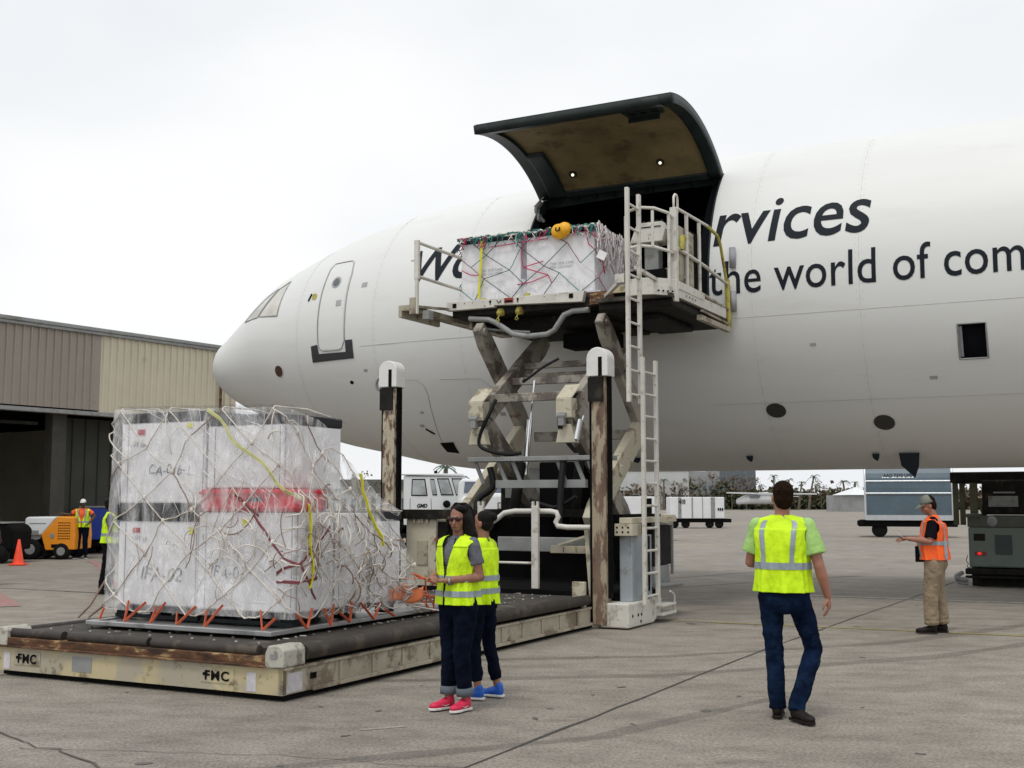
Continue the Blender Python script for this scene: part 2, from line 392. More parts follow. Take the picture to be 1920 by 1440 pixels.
struct(strip([(-12,33.7),(-10.66,30.76),(-7.86,23.5)],.18,.0075,0,8,3).build('red_line',M_rline))
struct(strip([(-9.9,22.2),(-8.53,19.81),(-8.1,19)],.5,.0085,0,8,3).build('red_line',M_rline))
struct(strip([(-1.12,8.85),(-1.0,8.9),(-.8,8.98)],.014,.009,.012,9,6).build('chalk_scratch',M_wline))
M_tm=mat('tyre_smear',(.10,.09,.08),.8,0,.3,3,alpha=.22)
for i,(pts,w_) in enumerate((([(-1.5,11.2),(1.5,11.6),(4.5,12.9),(7.6,15.2)],.22),([(-1.2,12.6),(1.7,13.0),(4.5,14.2),(7.2,16.4)],.20),([(-4.5,6.9),(-2.0,7.4),(.6,8.6),(2.4,10.4)],.18),([(.5,20),(3.5,23.5),(8,27)],.3),([(-6,18),(-3,21),(2,24.5),(8,30.5)],.25))):
    struct(strip(pts,w_,.0026+.0001*i,.01,30+i,6).build('tyre_mark',M_tm))
rr=random.Random(5)
sp=MB()
for k in range(90):
    x=rr.uniform(-5,7);y=rr.uniform(6.2,20);a=rr.uniform(0,6.28);s1=rr.uniform(.015,.06)*(1 if k>8 else 1.9);s2=s1*rr.uniform(.3,.7)
    n=9; vs=[(x+s1*math.cos(t)*math.cos(a)-s2*math.sin(t)*math.sin(a)+rr.uniform(-.008,.008),y+s1*math.cos(t)*math.sin(a)+s2*math.sin(t)*math.cos(a)+rr.uniform(-.008,.008),.0035) for t in [6.283*i/n for i in range(n)]]
    sp.add(vs,[tuple(range(n))])
tag(sp.build('oil_spots',mat('oil_spot',(.10,.09,.08),.6)),'small dark oil spots and chips scattered on the tarmac','stain',kind='stuff')

# ---------------- the cargo aircraft ----------------
PC,ZC,S0=21.94,5.27,-19.172
KD=[0,.12,.4,.9,1.6,2.5,3.6,5,6.8,9,12]
KW=[0,.48,.88,1.28,1.68,2.05,2.38,2.68,2.9,3.0,3.01]
KT=[4.787,5.128,5.485,5.72,6.17,6.80,7.24,7.674,8.011,8.176,8.28]
KB=[4.787,4.473,4.185,3.892,3.603,3.362,2.993,2.707,2.382,2.282,2.26]
def sect(s):
    d=min(max(s-S0,0),12.); t=interp(KD,KT,d);b=interp(KD,KB,d);ww=interp(KD,KW,d)
    if s>22: # tail taper, far outside the picture
        q=(s-22)/18; t2=t-.6*q*q; b+=4.6*q**1.3; b=min(b,t2-.3); t=t2; ww*=max(1-q**1.4*.93,.05)
    return t,b,ww
def hull(s,phi,off=0):
    t,b,ww=sect(s); zm=(t+b)/2;h=(t-b)/2
    return Vector((s,PC-(ww+off)*math.sin(phi),zm+(h+off)*math.cos(phi)))
def side(s,z,off=0):
    t,b,ww=sect(s); zm=(t+b)/2;h=(t-b)/2; c=max(-1,min(1,(z-zm)/h)); return hull(s,math.acos(c),off)
PH_T=math.acos((7.5-ZC)/3.01); PH_B=math.acos((4.86-ZC)/3.01); DS0,DS1=-9.6,-6.04
HS0,HS1=-2.12,-1.71; PH_HT=math.acos((4.39-ZC)/3.01); PH_HB=math.acos((3.89-ZC)/3.01)
M_seam=mat('panel_seam_pale',(.50,.50,.49),.5)
ac=thing('cargo_aircraft','big white wide body cargo jet with its main deck door open','aircraft',spz=(-8,PC,0))
ss=[S0+x for x in (0,.004,.02,.05,.12,.22,.35,.5,.7,.9,1.15,1.4,1.7,2,2.35,2.7,3.1,3.5,4,4.5,5,5.6,6.2,6.9,7.6,8.3,9)]
ss+=[DS0]+[DS0+(DS1-DS0)*k/8 for k in range(1,8)]+[DS1,-5.3,-4.5,-3.7,-2.9,HS0,HS1,-.8,0,1,2.5,4,6,8,10,13,16,19,22,25,28,31,34,37,39.5]
def spanlist(a,b,n): return [a+(b-a)*k/n for k in range(n)]
phs=spanlist(0,PH_T,8)+spanlist(PH_T,PH_B,14)+spanlist(PH_B,PH_HT,3)+spanlist(PH_HT,PH_HB,3)+spanlist(PH_HB,math.pi,12)+spanlist(math.pi,2*math.pi,40)
mb=MB(); vs=[hull(s,p) for s in ss for p in phs]; n=len(phs); fs=[]
for i in range(len(ss)-1):
    for k in range(n):
        sm=(ss[i]+ss[i+1])/2; pm=(phs[k]+(phs[k+1] if k<n-1 else 2*math.pi))/2
        if DS0<sm<DS1 and PH_T<pm<PH_B: continue
        if HS0<sm<HS1 and PH_HT<pm<PH_HB: continue
        fs.append((i*n+k,i*n+(k+1)%n,(i+1)*n+(k+1)%n,(i+1)*n+k))
mb.add(vs,fs,0,True); mb.build('fuselage',M_white,ac)
# hold
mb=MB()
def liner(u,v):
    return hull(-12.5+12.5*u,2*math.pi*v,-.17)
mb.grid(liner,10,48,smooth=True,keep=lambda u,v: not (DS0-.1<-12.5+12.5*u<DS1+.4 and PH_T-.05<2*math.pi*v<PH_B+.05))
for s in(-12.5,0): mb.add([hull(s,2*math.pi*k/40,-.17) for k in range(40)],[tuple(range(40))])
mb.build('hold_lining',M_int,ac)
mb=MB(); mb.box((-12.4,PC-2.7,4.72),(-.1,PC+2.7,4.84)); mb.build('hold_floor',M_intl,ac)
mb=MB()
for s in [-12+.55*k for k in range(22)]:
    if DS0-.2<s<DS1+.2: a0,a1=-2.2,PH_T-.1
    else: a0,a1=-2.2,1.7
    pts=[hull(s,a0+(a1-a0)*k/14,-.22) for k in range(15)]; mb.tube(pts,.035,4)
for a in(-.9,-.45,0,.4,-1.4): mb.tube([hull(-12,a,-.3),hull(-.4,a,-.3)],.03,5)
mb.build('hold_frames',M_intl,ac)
# door surround
mb=MB()
def rim(s,a,o1=.004,o2=-.19): return hull(s,a,o1),hull(s,a,o2)
def rimstrip(path):
    v=[];
    for s,a in path: v+=list(rim(s,a))
    mb.add(v,[(2*i,2*i+1,2*i+3,2*i+2) for i in range(len(path)-1)])
A=[PH_T+(PH_B-PH_T)*k/16 for k in range(17)]; S=[DS0+(DS1-DS0)*k/8 for k in range(9)]
rimstrip([(DS0,a) for a in A]);rimstrip([(DS1,a) for a in A]);rimstrip([(s,PH_T) for s in S]);rimstrip([(s,PH_B) for s in S])
mb.build('door_surround',M_dgreen,ac,solid=.03)
mb=MB()
for k in range(10): s=DS0+.2+k*.35; mb.box((s,19.02,4.80),(s+.08,19.14,4.88))
mb.tube([(DS0,19.05,4.8),(DS1,19.05,4.8)],.03,6); mb.build('door_sill',M_caster,ac)
# open cargo door
HG=Vector((0,PC-3.01*math.sin(PH_T),7.52)); rot=R_(-82.5)
def dmap(v):
    y=v.y-HG.y; z=v.z-HG.z; c,s=math.cos(rot),math.sin(rot); return Vector((v.x,HG.y+y*c-z*s,HG.z+y*s+z*c))
door=None
def dshell(off,s0,s1,a0,a1): return lambda u,v: dmap(hull(s0+(s1-s0)*u,a0+(a1-a0)*v,off))
mb=MB(); mb.grid(dshell(0,DS0,DS1,PH_T,PH_B),10,20); door=mb.build('cargo_door',M_white,ac)
mb=MB(); mb.grid(dshell(-.10,DS0+.22,DS1-.2,PH_T+.03,PH_B-.07),24,20); mb.build('door_lining',M_tan,door)
mb=MB()
# thick rim: four closed bars
def bar(s0,s1,a0,a1,o0,o1,nu=10,nv=16):
    for off in(o0,o1): mb.grid(dshell(off,s0,s1,a0,a1),nu,nv)
    for a in(a0,a1): mb.grid(lambda u,v,a=a: dmap(hull(s0+(s1-s0)*u,a,o0+(o1-o0)*v)),nu,1)
    for s in(s0,s1): mb.grid(lambda u,v,s=s: dmap(hull(s,a0+(a1-a0)*u,o0+(o1-o0)*v)),nv,1)
bar(DS0,DS0+.24,PH_T,PH_B,-.01,-.16);bar(DS1-.22,DS1,PH_T,PH_B,-.01,-.16)
bar(DS0+.24,DS1-.22,PH_B-.09,PH_B,-.01,-.17);bar(DS0+.24,DS1-.22,PH_T,PH_T+.04,-.01,-.15)
bar(DS0+.22,DS0+.55,PH_T,PH_T+.42,-.02,-.17)
mb.build('door_rim',M_dgreen,door,weld=True)
mb=MB()
bar(DS1-1.02,DS1-.38,PH_B-.26,PH_B-.15,-.09,-.15,4,3); mb.build('latch_panel',M_dgreen,door)
mb=MB()
for k in range(3):
    c=dmap(hull(DS1-.88+k*.2,PH_B-.2,-.153)); nn=(dmap(hull(DS1-.88+k*.2,PH_B-.2,-.3))-c).normalized(); mb.disc(c,nn,.055,16,0,.006)
mb.build('latch_hole',M_dark,door)
mb=MB(); bar(DS1-1.05,DS1-.5,PH_B-.30,PH_B-.285,-.09,-.2,2,2); mb.build('hand_rail',M_dgreen,door)
for s in(-8.75,-7.05):
    c=dmap(hull(s,PH_T+.17,-.10)); nn=(dmap(hull(s,PH_T+.17,-.4))-c).normalized()
    mb=MB(); mb.lathe([(.001,0),(.075,0),(.07,.03),(.05,.035),(.05,.01),(.001,.01)],c,nn,16); q=mb.build('door_lamp',M_dgreen,door)
    mb=MB(); mb.ell(c+nn*.03,(.026,.026,.026)); mb.build('bulb',mat('lit_bulb',(1,.88,.65),.3,emit=1.6),q)
mb=MB()
for t in range(9): mb.beam(dmap(hull(DS0+.3+t*.37,PH_T+.01,-.05)),dmap(hull(DS0+.3+t*.37,PH_T-.06,-.03)),.1,.05)
mb.build('hinge',M_dgreen,door)
# actuator and bracket at forward hinge corner
mb=MB(); a=Vector((DS0+.02,19.75,7.36)); mb.tube([a,a+Vector((-.05,-.12,-.16)),a+Vector((.06,-.2,-.32)),a+Vector((.12,-.12,-.42))],.035,8)
mb.tube([a+Vector((.1,-.05,.1)),a+Vector((-.06,-.16,-.12))],.02,6); mb.lathe([(.04,0),(.07,0),(.07,.05),(.04,.05),(.04,0)],a+Vector((-.02,-.18,-.2)),(1,0,0),14)
mb.lathe([(.04,0),(.07,0),(.07,.05),(.04,.05),(.04,0)],a+Vector((.04,-.2,-.36)),(1,0,0),14)
mb.build('hinge_actuator',M_lgrey,ac)
# cockpit windows
def patch(poly,off,name,m,parent,thick=0,n=6):
    # poly: four (s,z) corners, bilinear
    (a,b,c,d)=[Vector(q) for q in poly]
    def fn(u,v): q=a.lerp(b,u).lerp(d.lerp(c,u),v); return side(q.x,q.y,off)
    mb=MB(); mb.grid(fn,n,n); return mb.build(name,m,parent,solid=thick)
def loop(pts,off,r,name,m,parent,closed=True,sub=4):
    P=[]; n=len(pts)
    for i in range(n if closed else n-1):
        a=Vector(pts[i]);b=Vector(pts[(i+1)%n])
        for k in range(sub): q=a.lerp(b,k/sub); P.append(side(q.x,q.y,off))
    if closed: P.append(P[0].copy())
    else: P.append(side(*pts[-1],off))
    mb=MB(); mb.tube(P,r,5,cap=False); return mb.build(name,m,parent)
wfr=[(-16.52,5.68),(-16.3,6.08),(-16.05,6.36),(-15.84,6.42),(-15.82,5.62)]
w1=patch([(-16.50,5.69),(-15.84,5.63),(-15.86,6.40),(-16.12,6.28)],.006,'cockpit_window',M_glassp,ac)
loop([(-16.52,5.68),(-15.81,5.61),(-15.84,6.44),(-16.13,6.31)],.008,.012,'window_frame',M_line,w1)
w1=patch([(-17.15,5.66),(-16.60,5.68),(-16.22,6.30),(-16.5,6.15)],.006,'cockpit_window',M_glassp,ac)
loop([(-17.17,5.64),(-16.58,5.67),(-16.2,6.32),(-16.5,6.17)],.008,.01,'window_frame',M_line,w1)
# crew door
DR=[(-14.45,6.5),(-14.36,6.62),(-13.86,6.62),(-13.78,6.55),(-13.71,6.28),(-13.71,5.88),(-13.70,5.31),(-13.71,4.9),(-13.80,4.75),(-13.9,4.72),(-14.30,4.73),(-14.41,4.78),(-14.45,4.9),(-14.46,5.39),(-14.46,6.0)]
cd=patch([(-14.43,4.76),(-13.73,4.74),(-13.76,6.60),(-14.43,6.60)],.004,'crew_door',M_white,ac,n=10)
loop(DR,.004,.013,'door_seal',M_line,cd)
def ringdisc(s,z,rs,rz,off,name,m,parent):
    c=side(s,z,off); mb=MB(); vs=[side(s,z,off)]+[side(s+rs*math.cos(6.2832*k/20),z+rz*math.sin(6.2832*k/20),off) for k in range(20)]
    mb.add(vs,[(0,1+k,1+(k+1)%20) for k in range(20)]); return mb.build(name,m,parent)
ringdisc(-14.1,6.15,.13,.13,.008,'porthole_ring',M_line,cd); ringdisc(-14.1,6.15,.085,.085,.014,'porthole',M_glass,cd)
mb=MB()
q=lambda s,z:side(s,z,.01)
for poly in([(-14.66,4.85),(-14.47,4.87),(-14.45,4.68),(-14.66,4.52)],[(-14.45,4.68),(-13.70,4.67),(-13.5,4.53),(-14.66,4.52)],[(-13.70,4.67),(-13.69,4.90),(-13.50,4.90),(-13.5,4.53)]):
    a,b,c,d=[Vector(t) for t in poly]; mb.grid(lambda u,v: (lambda w:side(w.x,w.y,.01))(a.lerp(b,u).lerp(d.lerp(c,u),v)),5,3)
mb.build('scuff_plate',M_scuff,ac)
ringdisc(-15.77,4.43,.15,.135,.006,'sensor_ring',M_white,ac); ringdisc(-15.77,4.43,.125,.115,.012,'sensor_plate',mat('sensor_brown',(.07,.035,.028),.4),ac)
ringdisc(-13.69,4.07,.05,.035,.006,'static_port',M_dark,ac)
ringdisc(-14.67,5.90,.075,.075,.006,'hazard_sticker',M_yel,ac)
mb=MB(); mb.tube([side(-14.83,5.82,.014),side(-14.77,5.97,.014)],.018,6); mb.build('door_handle',M_navy,ac)
patch([(-12.12,2.68),(-11.85,2.65),(-11.78,2.86),(-12.12,2.85)],.006,'vent_opening',M_dark,ac)
loop([(-12.25,3.12),(-12.1,3.02)],.006,.02,'drain_slot',M_dark,ac,False)
loop([(-12.62,4.06),(-12.05,4.03),(-11.92,3.93),(-11.87,3.75),(-11.95,3.25),(-12.1,2.7)],.001,.006,'panel_seam',M_line,ac,False)
loop([(-11.5,4.01),(-10.6,3.98),(-10.4,3.8)],.001,.006,'panel_seam',M_line,ac,False)
for z,s0,s1 in((4.73,-6.0,12),(3.34,-6.2,12),(4.75,-13.3,-10)):
    loop([(s0,z),((s0+s1)/2,z),(s1,z)],.0,.004,'panel_seam',M_seam,ac,False,16)
for s in(-3.55,-5.3,-10.9,-12.95,-15.1,.4):
    mb=MB(); mb.tube([hull(s,.45+2.5*k/30,0) for k in range(31)],.003,4,cap=False); mb.build('panel_seam',M_seam,ac)
for s,z in((-5.14,3.22),(-3.41,2.98)):
    o=ringdisc(s,z,.17,.115,.008,'outflow_vent',mat('vent_dark_grille',(.035,.036,.03),.5,0,.3,60),ac)
# small hatch: recess with an inward-slid panel
mb=MB()
hc=[(HS0,4.39),(HS1,4.39),(HS1,3.89),(HS0,3.89)]
o_=[side(s,z,0) for s,z in hc]; i_=[side(s,z,0)+Vector((0,.45,0)) for s,z in hc]
mb.add(o_+i_,[(0,1,5,4),(1,2,6,5),(2,3,7,6),(3,0,4,7),(4,5,6,7)]); hb=mb.build('hatch_recess',M_dark,ac)
loop([(HS0+.0,4.40),(HS1+.0,4.40),(HS1+.0,3.88),(HS0,3.88)],.004,.014,'hatch_frame',M_lgrey,ac)
mb=MB(); a,b=side(HS0+.03,4.36,-.05),side(HS0+.03,3.9,-.05); mb.beam(a,b,.05,.03,(0,1,0)); mb.build('hatch_panel_edge',M_bump,hb)
# lettering, wrapped on the skin
def wrap(s_left,z_base,off=.006):
    ph0=math.acos((z_base-ZC)/3.01)
    return lambda x,y: hull(s_left+x,ph0-y/3.01,off)
text_obj('rvices',1,wrap(-5.97,6.0),M_navy,ac,'lettering',bold=.008,shear=.13,width=2.60,height=.845,cuts=.08)
text_obj('Wo',1,wrap(-12.12,5.99),M_navy,ac,'lettering',bold=.018,shear=.18,width=1.48,height=.80,cuts=.08)
text_obj('the world of commerce',1,wrap(-6.03,5.14),M_navy,ac,'lettering',bold=.004,width=6.72,height=.575,cuts=.08,space=1.02)
rr=random.Random(15)
for s_,z_,w_,h_ in((-13.35,5.95,.14,.10),(-13.3,4.25,.10,.05),(-10.4,3.3,.12,.06),(-10.1,5.2,.07,.04),(-4.4,4.2,.10,.05),(-2.6,3.6,.12,.05),(-12.35,3.15,.10,.05),(-12.2,3.4,.08,.04)):
    patch([(s_,z_),(s_+w_,z_),(s_+w_,z_+h_),(s_,z_+h_)],.003,'placard',M_line,ac,n=2)
mb=MB()
for s_ in(-3.55,-5.3,-10.9,-12.95,-15.1,.4):
    for d in(-.05,.05):
        for k in range(56):
            mb.ell(hull(s_+d,.5+2.4*k/56,.0),(.006,.006,.006),n=5,m=3)
o=mb.build('rivet_rows',M_seam,ac); o['kind']='stuff'
mb=MB(); mb.tube([side(-14.47,4.72,.005),side(-14.47,6.0,.005)],.006,4); mb.build('hinge_line',M_line,cd)
patch([(-13.98,5.62),(-13.84,5.62),(-13.84,5.74),(-13.98,5.74)],.01,'handle_recess',M_line,cd,n=2)
# nose gear 
ng=MB(); ng.tube([(-11.3,PC,2.6),(-11.15,PC,.6)],.12,14); ng.tube([(-11.3,PC-.25,.52),(-11.3,PC+.25,.52)],.09,10); ng.tube([(-10.2,PC,2.5),(-11.1,PC,1.2)],.07,10); ng.box((-11.5,PC-.18,1.5),(-11.0,PC+.18,2.0)); ngo=ng.build('nose_gear',M_grime,ac)
for d in(-.42,.14):
    mb=MB(); mb.lathe([(.001,0),(.25,0),(.3,.03),(.47,.03),(.51,.08),(.51,.22),(.47,.27),(.3,.27),(.25,.3),(.001,.3)],(-11.3,PC+d,.51),(0,1,0),24); mb.build('wheel',M_tyre,ngo)
for d in(-.55,.55):
    mb=MB(); mb.box((-11.2,PC+d-.02,1.75),(-10.2,PC+d+.02,2.45)); mb.build('gear_door',M_lgrey,ac,bevel=.01)
def fin(s,h,l,name,p=PC-1.2,m=None):
    zb=hull(s,math.pi-.35).z+.05; mb=MB()
    mb.prism([(s-l/2,p-.02,zb),(s+l/2,p-.02,zb),(s+l*.45,p-.02,zb-h*.55),(s+l*.25,p-.02,zb-h),(s-.02,p-.02,zb-h*.75),(s-l*.4,p-.02,zb-h*.5)],(0,.05,0)); return mb.build(name,m or M_navy,ac,bevel=.006)
fin(-3.15,.42,.33,'belly_antenna'); fin(-3.7,.13,.12,'drain_mast'); fin(-5.9,.11,.12,'drain_mast'); fin(-8.1,.1,.2,'drain_mast')
fin(-9.3,.1,.1,'drain_mast')
patch([(-18.3,3.72),(-18.15,3.66),(-18.1,3.72),(-18.3,3.78)],.004,'pitot_base',M_line,ac)
mb=MB(); a=side(-17.6,3.62,0); mb.tube([a,a+Vector((0,-.1,-.04)),a+Vector((-.12,-.13,-.05))],.014,6); mb.build('pitot_probe',M_line,ac)
# ---------------- cargo loader ----------------
ld=thing('cargo_loader','cream and rust scissor lift cargo loader with ladder and two tall masts','cargo loader',spz=(-7.9,11.3,0))
def LB(off=None): return MB(off)
ST=(.21,-.68,-.14)   # the operator station stands further out than the bridge deck
SL,SR,P0,P1=-9.78,-6.3,8.04,14.5
# lower deck
m=LB(); m.box((SL+.12,P0+.15,.36),(SR-.12,P1,.42)); dk=m.build('deck_plate',M_deck,ld)
m=LB(); rr=random.Random(3)
for i in range(11):
    for j in range(24):
        s=SL+.32+i*.26+rr.uniform(-.01,.01); p=P0+.35+j*.26
        m.ell((s,p,.422),(.018,.018,.016),n=8,m=5)
        if rr.random()<.3: m.tube([(s-.03,p+.1,.425),(s+.03,p+.12,.425)],.010,6)
o=m.build('caster_balls',M_caster,dk); o['kind']='stuff'
m=LB(); m.prism([(SL,P0,.055),(SR-.02,P0,.055),(SR-.02,P0,.275),(SL,P0,.30)][::-1],(0,.05,0)); fp=m.build('front_panel',M_yellow_cream,ld)
m=LB(); m.box((SL-.01,P0-.02,.285),(SR-.17,P0+.1,.37)); m.box((SL-.01,P0-.045,.28),(SR-.17,P0-.02,.30)); m.build('front_bumper_beam',M_rust,ld,bevel=.006)
m=LB(); m.box((SL+.02,P0+.05,.01),(SR-.04,P1+.1,.054)); m.box((SL+.05,P0+.06,.05),(SR-.08,P1,.30)); m.build('under_frame',M_dark,ld)
for a,b in((SL+.12,SL+.82),(SL+.9,SL+1.9),(SL+1.95,SR-.32)):
    m=LB(); m.tube([(a,P0+.06,.405),(b,P0+.06,.405)],.048,14); m.build('front_roller',M_roller,ld)
for a,b in((P0+.28,10.55),(10.98,P1-.1)):
    m=LB(); m.tube([(SR-.03,a,.385),(SR-.03,b,.385)],.068,16); ro=m.build('side_roller',M_roller,ld)
    m=LB(); m.disc((SR-.03,a,.385),(0,-1,0),.03,12,0,.02); m.build('roller_hub',M_rust,ro)
m=LB(); m.tube([(SL+.03,P0+.3,.385),(SL+.03,P1,.385)],.06,12); m.build('side_roller',M_roller,ld)
m=LB(); m.box((SR-.07,P0,.055),(SR-.02,P1,.28)); m.box((SR-.06,P0+.01,.26),(SR,P1,.285)); m.box((SR-.02,P0+.4,.05),(SR+.015,P1,.085)); sp_=m.build('side_panel',M_creamd,ld,bevel=.004)
m=LB()
for k in range(11): p=P0+.8+k*.52; m.box((SR-.018,p,.088),(SR-.006,p+.05,.255))
m.parts('stiffener',M_creamd,sp_)
m=LB(); m.box((SR-.018,10.72,.05),(SR+.02,11.25,.40)); m.build('gusset_plate',M_cream,ld,bevel=.01)
m=LB(); m.disc((SR+.02,10.9,.2),(1,0,0),.018,12,0,.004); m.disc((SR+.02,11.1,.2),(1,0,0),.018,12,0,.004); m.parts('bolt_hole',M_dark,ld)
for s0,s1 in((SR-.19,SR+.01),(SL-.02,SL+.14)):
    m=LB(); m.prism([(s0,P0-.03,.275),(s1,P0-.03,.29),(s1,P0-.03,.43),(s1-.04,P0-.03,.47),(s0+.03,P0-.03,.465),(s0,P0-.03,.40)],(0,.3,0)); cc=m.build('corner_casting',M_cast,ld,bevel=.012)
m=LB(); m.box((SR-.13,P0-.036,.36),(SR-.06,P0-.032,.40)); m.build('casting_mark',M_lgrey,ld)
def fmc(s0,h,w_,plate):
    m=LB(); m.box((s0-.05,P0-.006,.115),(s0+w_+.05,P0-.001,.245)); q=m.build('maker_plate',plate,fp,bevel=.002)
    text_obj('FMC',1,lambda x,y:Vector((s0+x,P0-.011,.14+y)),M_dark,q,'lettering',bold=.028,width=w_,height=h,space=1.12)
    m=LB(); m.box((s0-.022,P0-.014,.175),(s0+.03,P0-.010,.20)); m.build('emblem_bar',M_dark,q)
fmc(SR-.86,.08,.27,M_yellow_cream); fmc(SL+.28,.085,.25,M_creamd)
M_lab=mat('faded_label_white',(.55,.53,.56),.6,0,.15,12); 
for a,b in((SR-.40,SR-.30),(SL+.08,SL+.17)):
    m=LB(); m.box((a,P0-.005,.07),(b,P0-.001,.23)); m.build('faded_label',M_lab,fp)
m=LB(); m.box((SL+1.0,P0-.004,.10),(SL+1.25,P0-.001,.24)); m.build('faded_label',M_lgrey,fp)
m=LB(); m.box((SR-.021,P0+.06,.07),(SR-.012,P0+.26,.23)); m.build('faded_label',M_lab,sp_)
m=LB(); m.box((SR-.021,P0+.38,.15),(SR-.012,P0+.46,.20)); m.build('socket',M_dark,sp_)
# masts
def mast(s,side_m,front_m):
    p=14.62; m=LB(); m.box((s-.10,p-.09,.05),(s+.10,p+.09,3.38)); q=m.build('mast',front_m,ld,bevel=.006)
    m=LB(); m.box((s-.148,p-.05,.4),(s-.102,p+.07,3.40)); m.box((s+.102,p-.03,.4),(s+.135,p+.07,3.36)); m.build('mast_channel',M_dark,q)
    m=LB(); m.box((s-.14,p-.12,3.02),(s+.08,p-.091,3.35)); m.build('greasy_top_plate',M_grime,q)
    m=LB()
    for k in range(58): m.box((s+.136,p-.015,.5+k*.05),(s+.15,p+.03,.53+k*.05))
    m.build('roller_chain',M_dark,q)
    m=LB(); n=12; pr=[(s-.155,3.36),(s+.155,3.36)]+[(s+.155*math.cos(math.pi*k/n),3.60+.155*math.sin(math.pi*k/n)) for k in range(n+1)]
    m.prism([(a,p-.13,b) for a,b in pr],(0,.26,0)); c=m.build('mast_cap',M_capw,q,bevel=.012)
    m=LB(); m.box((s+.02,p-.135,3.36),(s+.075,p-.128,3.62)); m.build('cap_slot',M_dark,c)
mast(-9.56,M_post,M_post); mast(-6.2,M_postr,M_postr)
m=LB(); m.lathe([(.1,0),(.125,0),(.125,.04),(.1,.04),(.1,0)],(-9.80,14.7,3.44),(0,1,0),22); m.lathe([(.001,0),(.035,0),(.035,.05),(.001,.05)],(-9.80,14.7,3.44),(0,1,0),12); m.build('pulley',M_lgrey,ld)
# chassis behind the deck
m=LB(); m.box((-9.45,14.9,.1),(-6.9,18.0,.45)); m.box((-6.9,14.9,.1),(-6.05,16.4,.45)); m.box((-9.3,17.2,.4),(-6.9,17.4,1.45)); m.box((-9.35,15,1.25),(-9.15,18.1,1.5)); m.box((-6.25,15,1.25),(-6.05,16.5,1.5)); m.build('chassis',M_dark,ld)
m=LB(); m.box((-9.50,14.95,.42),(-8.98,15.25,1.42)); b1=m.build('left_cabinet',M_cream,ld,bevel=.015)
m=LB(); m.box((-9.30,14.935,.75),(-9.12,14.948,1.1)); m.build('access_plate',M_creamd,b1)
m=LB()
for ds in(0,.14): m.tube([(-9.35+ds,14.93,1.36),(-9.35+ds,14.93,1.54),(-9.30+ds,14.93,1.56),(-9.26+ds,14.93,1.54),(-9.26+ds,14.93,1.36)],.022,8)
m.parts('lifting_eye',M_cream,ld)
m=LB(); m.box((-9.55,14.88,1.42),(-8.0,14.98,1.56)); m.box((-9.0,15.0,.9),(-8.72,15.2,1.38)); m.build('grimy_cross_beam',M_grime,ld)
m=LB(); m.box((-8.98,14.9,1.1),(-8.6,14.99,1.14)); m.build('hose_rail',M_netr,ld)
m=LB(); m.tube([(-8.5,14.6,1.36),(-8.05,14.6,1.36),(-7.88,14.6,1.37),(-7.77,14.6,1.44),(-7.66,14.6,1.52),(-7.5,14.6,1.545),(-6.95,14.6,1.545),(-6.86,14.6,1.53),(-6.83,14.6,1.47),(-6.87,14.6,1.40),(-6.84,14.6,1.345),(-6.7,14.6,1.33),(-6.35,14.6,1.33)],.036,12); m.build('handrail_pipe',M_lwhite,ld)
def post(s,z0,z1,w_=.10,p=14.5,name='guard_post'):
    m=LB(); m.box((s-w_/2,p-.03,z0),(s+w_/2,p+.03,z1)); q=m.build(name,M_lwhite,ld,bevel=.006)
    m=LB(); 
    for d in(-.035,.035): m.box((s+d-.012,p-.02,z1),(s+d+.012,p+.02,z1+.06))
    m.build('post_tip',M_lwhite,q)
post(-7.13,.50,1.62); post(-7.98,.50,1.62,.085)
m=LB(); m.box((-7.93,14.9,.98),(-6.4,14.98,1.18)); m.build('front_cross_beam',M_lgrey,ld,bevel=.01)
m=LB(); m.box((-7.05,14.80,.97),(-6.34,14.88,1.07)); q=m.build('cable_tray',M_yellow_cream,ld,bevel=.004)
m=LB(); 
for s in(-6.85,-6.66,-6.48): m.box((s,14.795,.98),(s+.006,14.799,1.06))
m.build('tray_joint',M_grime,q)
m=LB(); m.tube([(-7.93,14.5,.84),(-7.18,14.5,.84)],.018,8); m.tube([(-7.93,14.5,.55),(-7.93,14.5,1.2)],.018,6); m.build('guard_rail',M_lwhite,ld)
m=LB(); m.beam((-6.95,14.85,1.08),(-6.55,14.85,1.2),.04,.03); m.beam((-6.45,14.7,1.30),(-6.38,14.7,.4),.06,.06); m.build('stay_bar',M_cream,ld)
m=LB(); m.box((-6.52,14.35,.40),(-6.34,14.42,.62)); m.prism([(-6.52,14.35,.40),(-6.34,14.35,.40),(-6.34,14.35,.24)],(0,.07,0)); m.build('stop_bracket',M_cream,ld,bevel=.008)
m=LB(); m.box((-6.06,14.72,1.22),(-5.80,15.05,1.38)); m.box((-6.02,14.8,1.385),(-5.84,16.6,1.46)); o=m.build('rusty_joint_beam',M_cream,ld,bevel=.006)
m=LB()
for k in range(3):
    for z in(1.27,1.33): m.disc((-6.02+k*.08,14.72,z),(0,-1,0),.014,10,0,.004)
m.parts('bolt_hole',M_dark,o)
m=LB(); m.box((-6.04,14.85,.34),(-5.86,15.6,1.22)); b2=m.build('right_cabinet',mat('cabinet_pale_blue_grey',(.33,.37,.40),.5,0,.1,2,dirt=((.2,.18,.14),.55,3,.7)),ld,bevel=.01)
m=LB(); m.box((-5.855,15.28,.5),(-5.850,15.33,1.0)); m.box((-5.855,15.45,.45),(-5.850,15.5,1.2)); m.build('cabinet_slot',M_dark,b2)
m=LB(); m.prism([(-5.80,14.55,.02),(-5.80,15.5,.02),(-5.80,15.78,.14),(-5.80,15.82,.34),(-5.80,14.55,.34)],(-.4,0,0)); q=m.build('base_casting',M_lwhite,ld,bevel=.02)
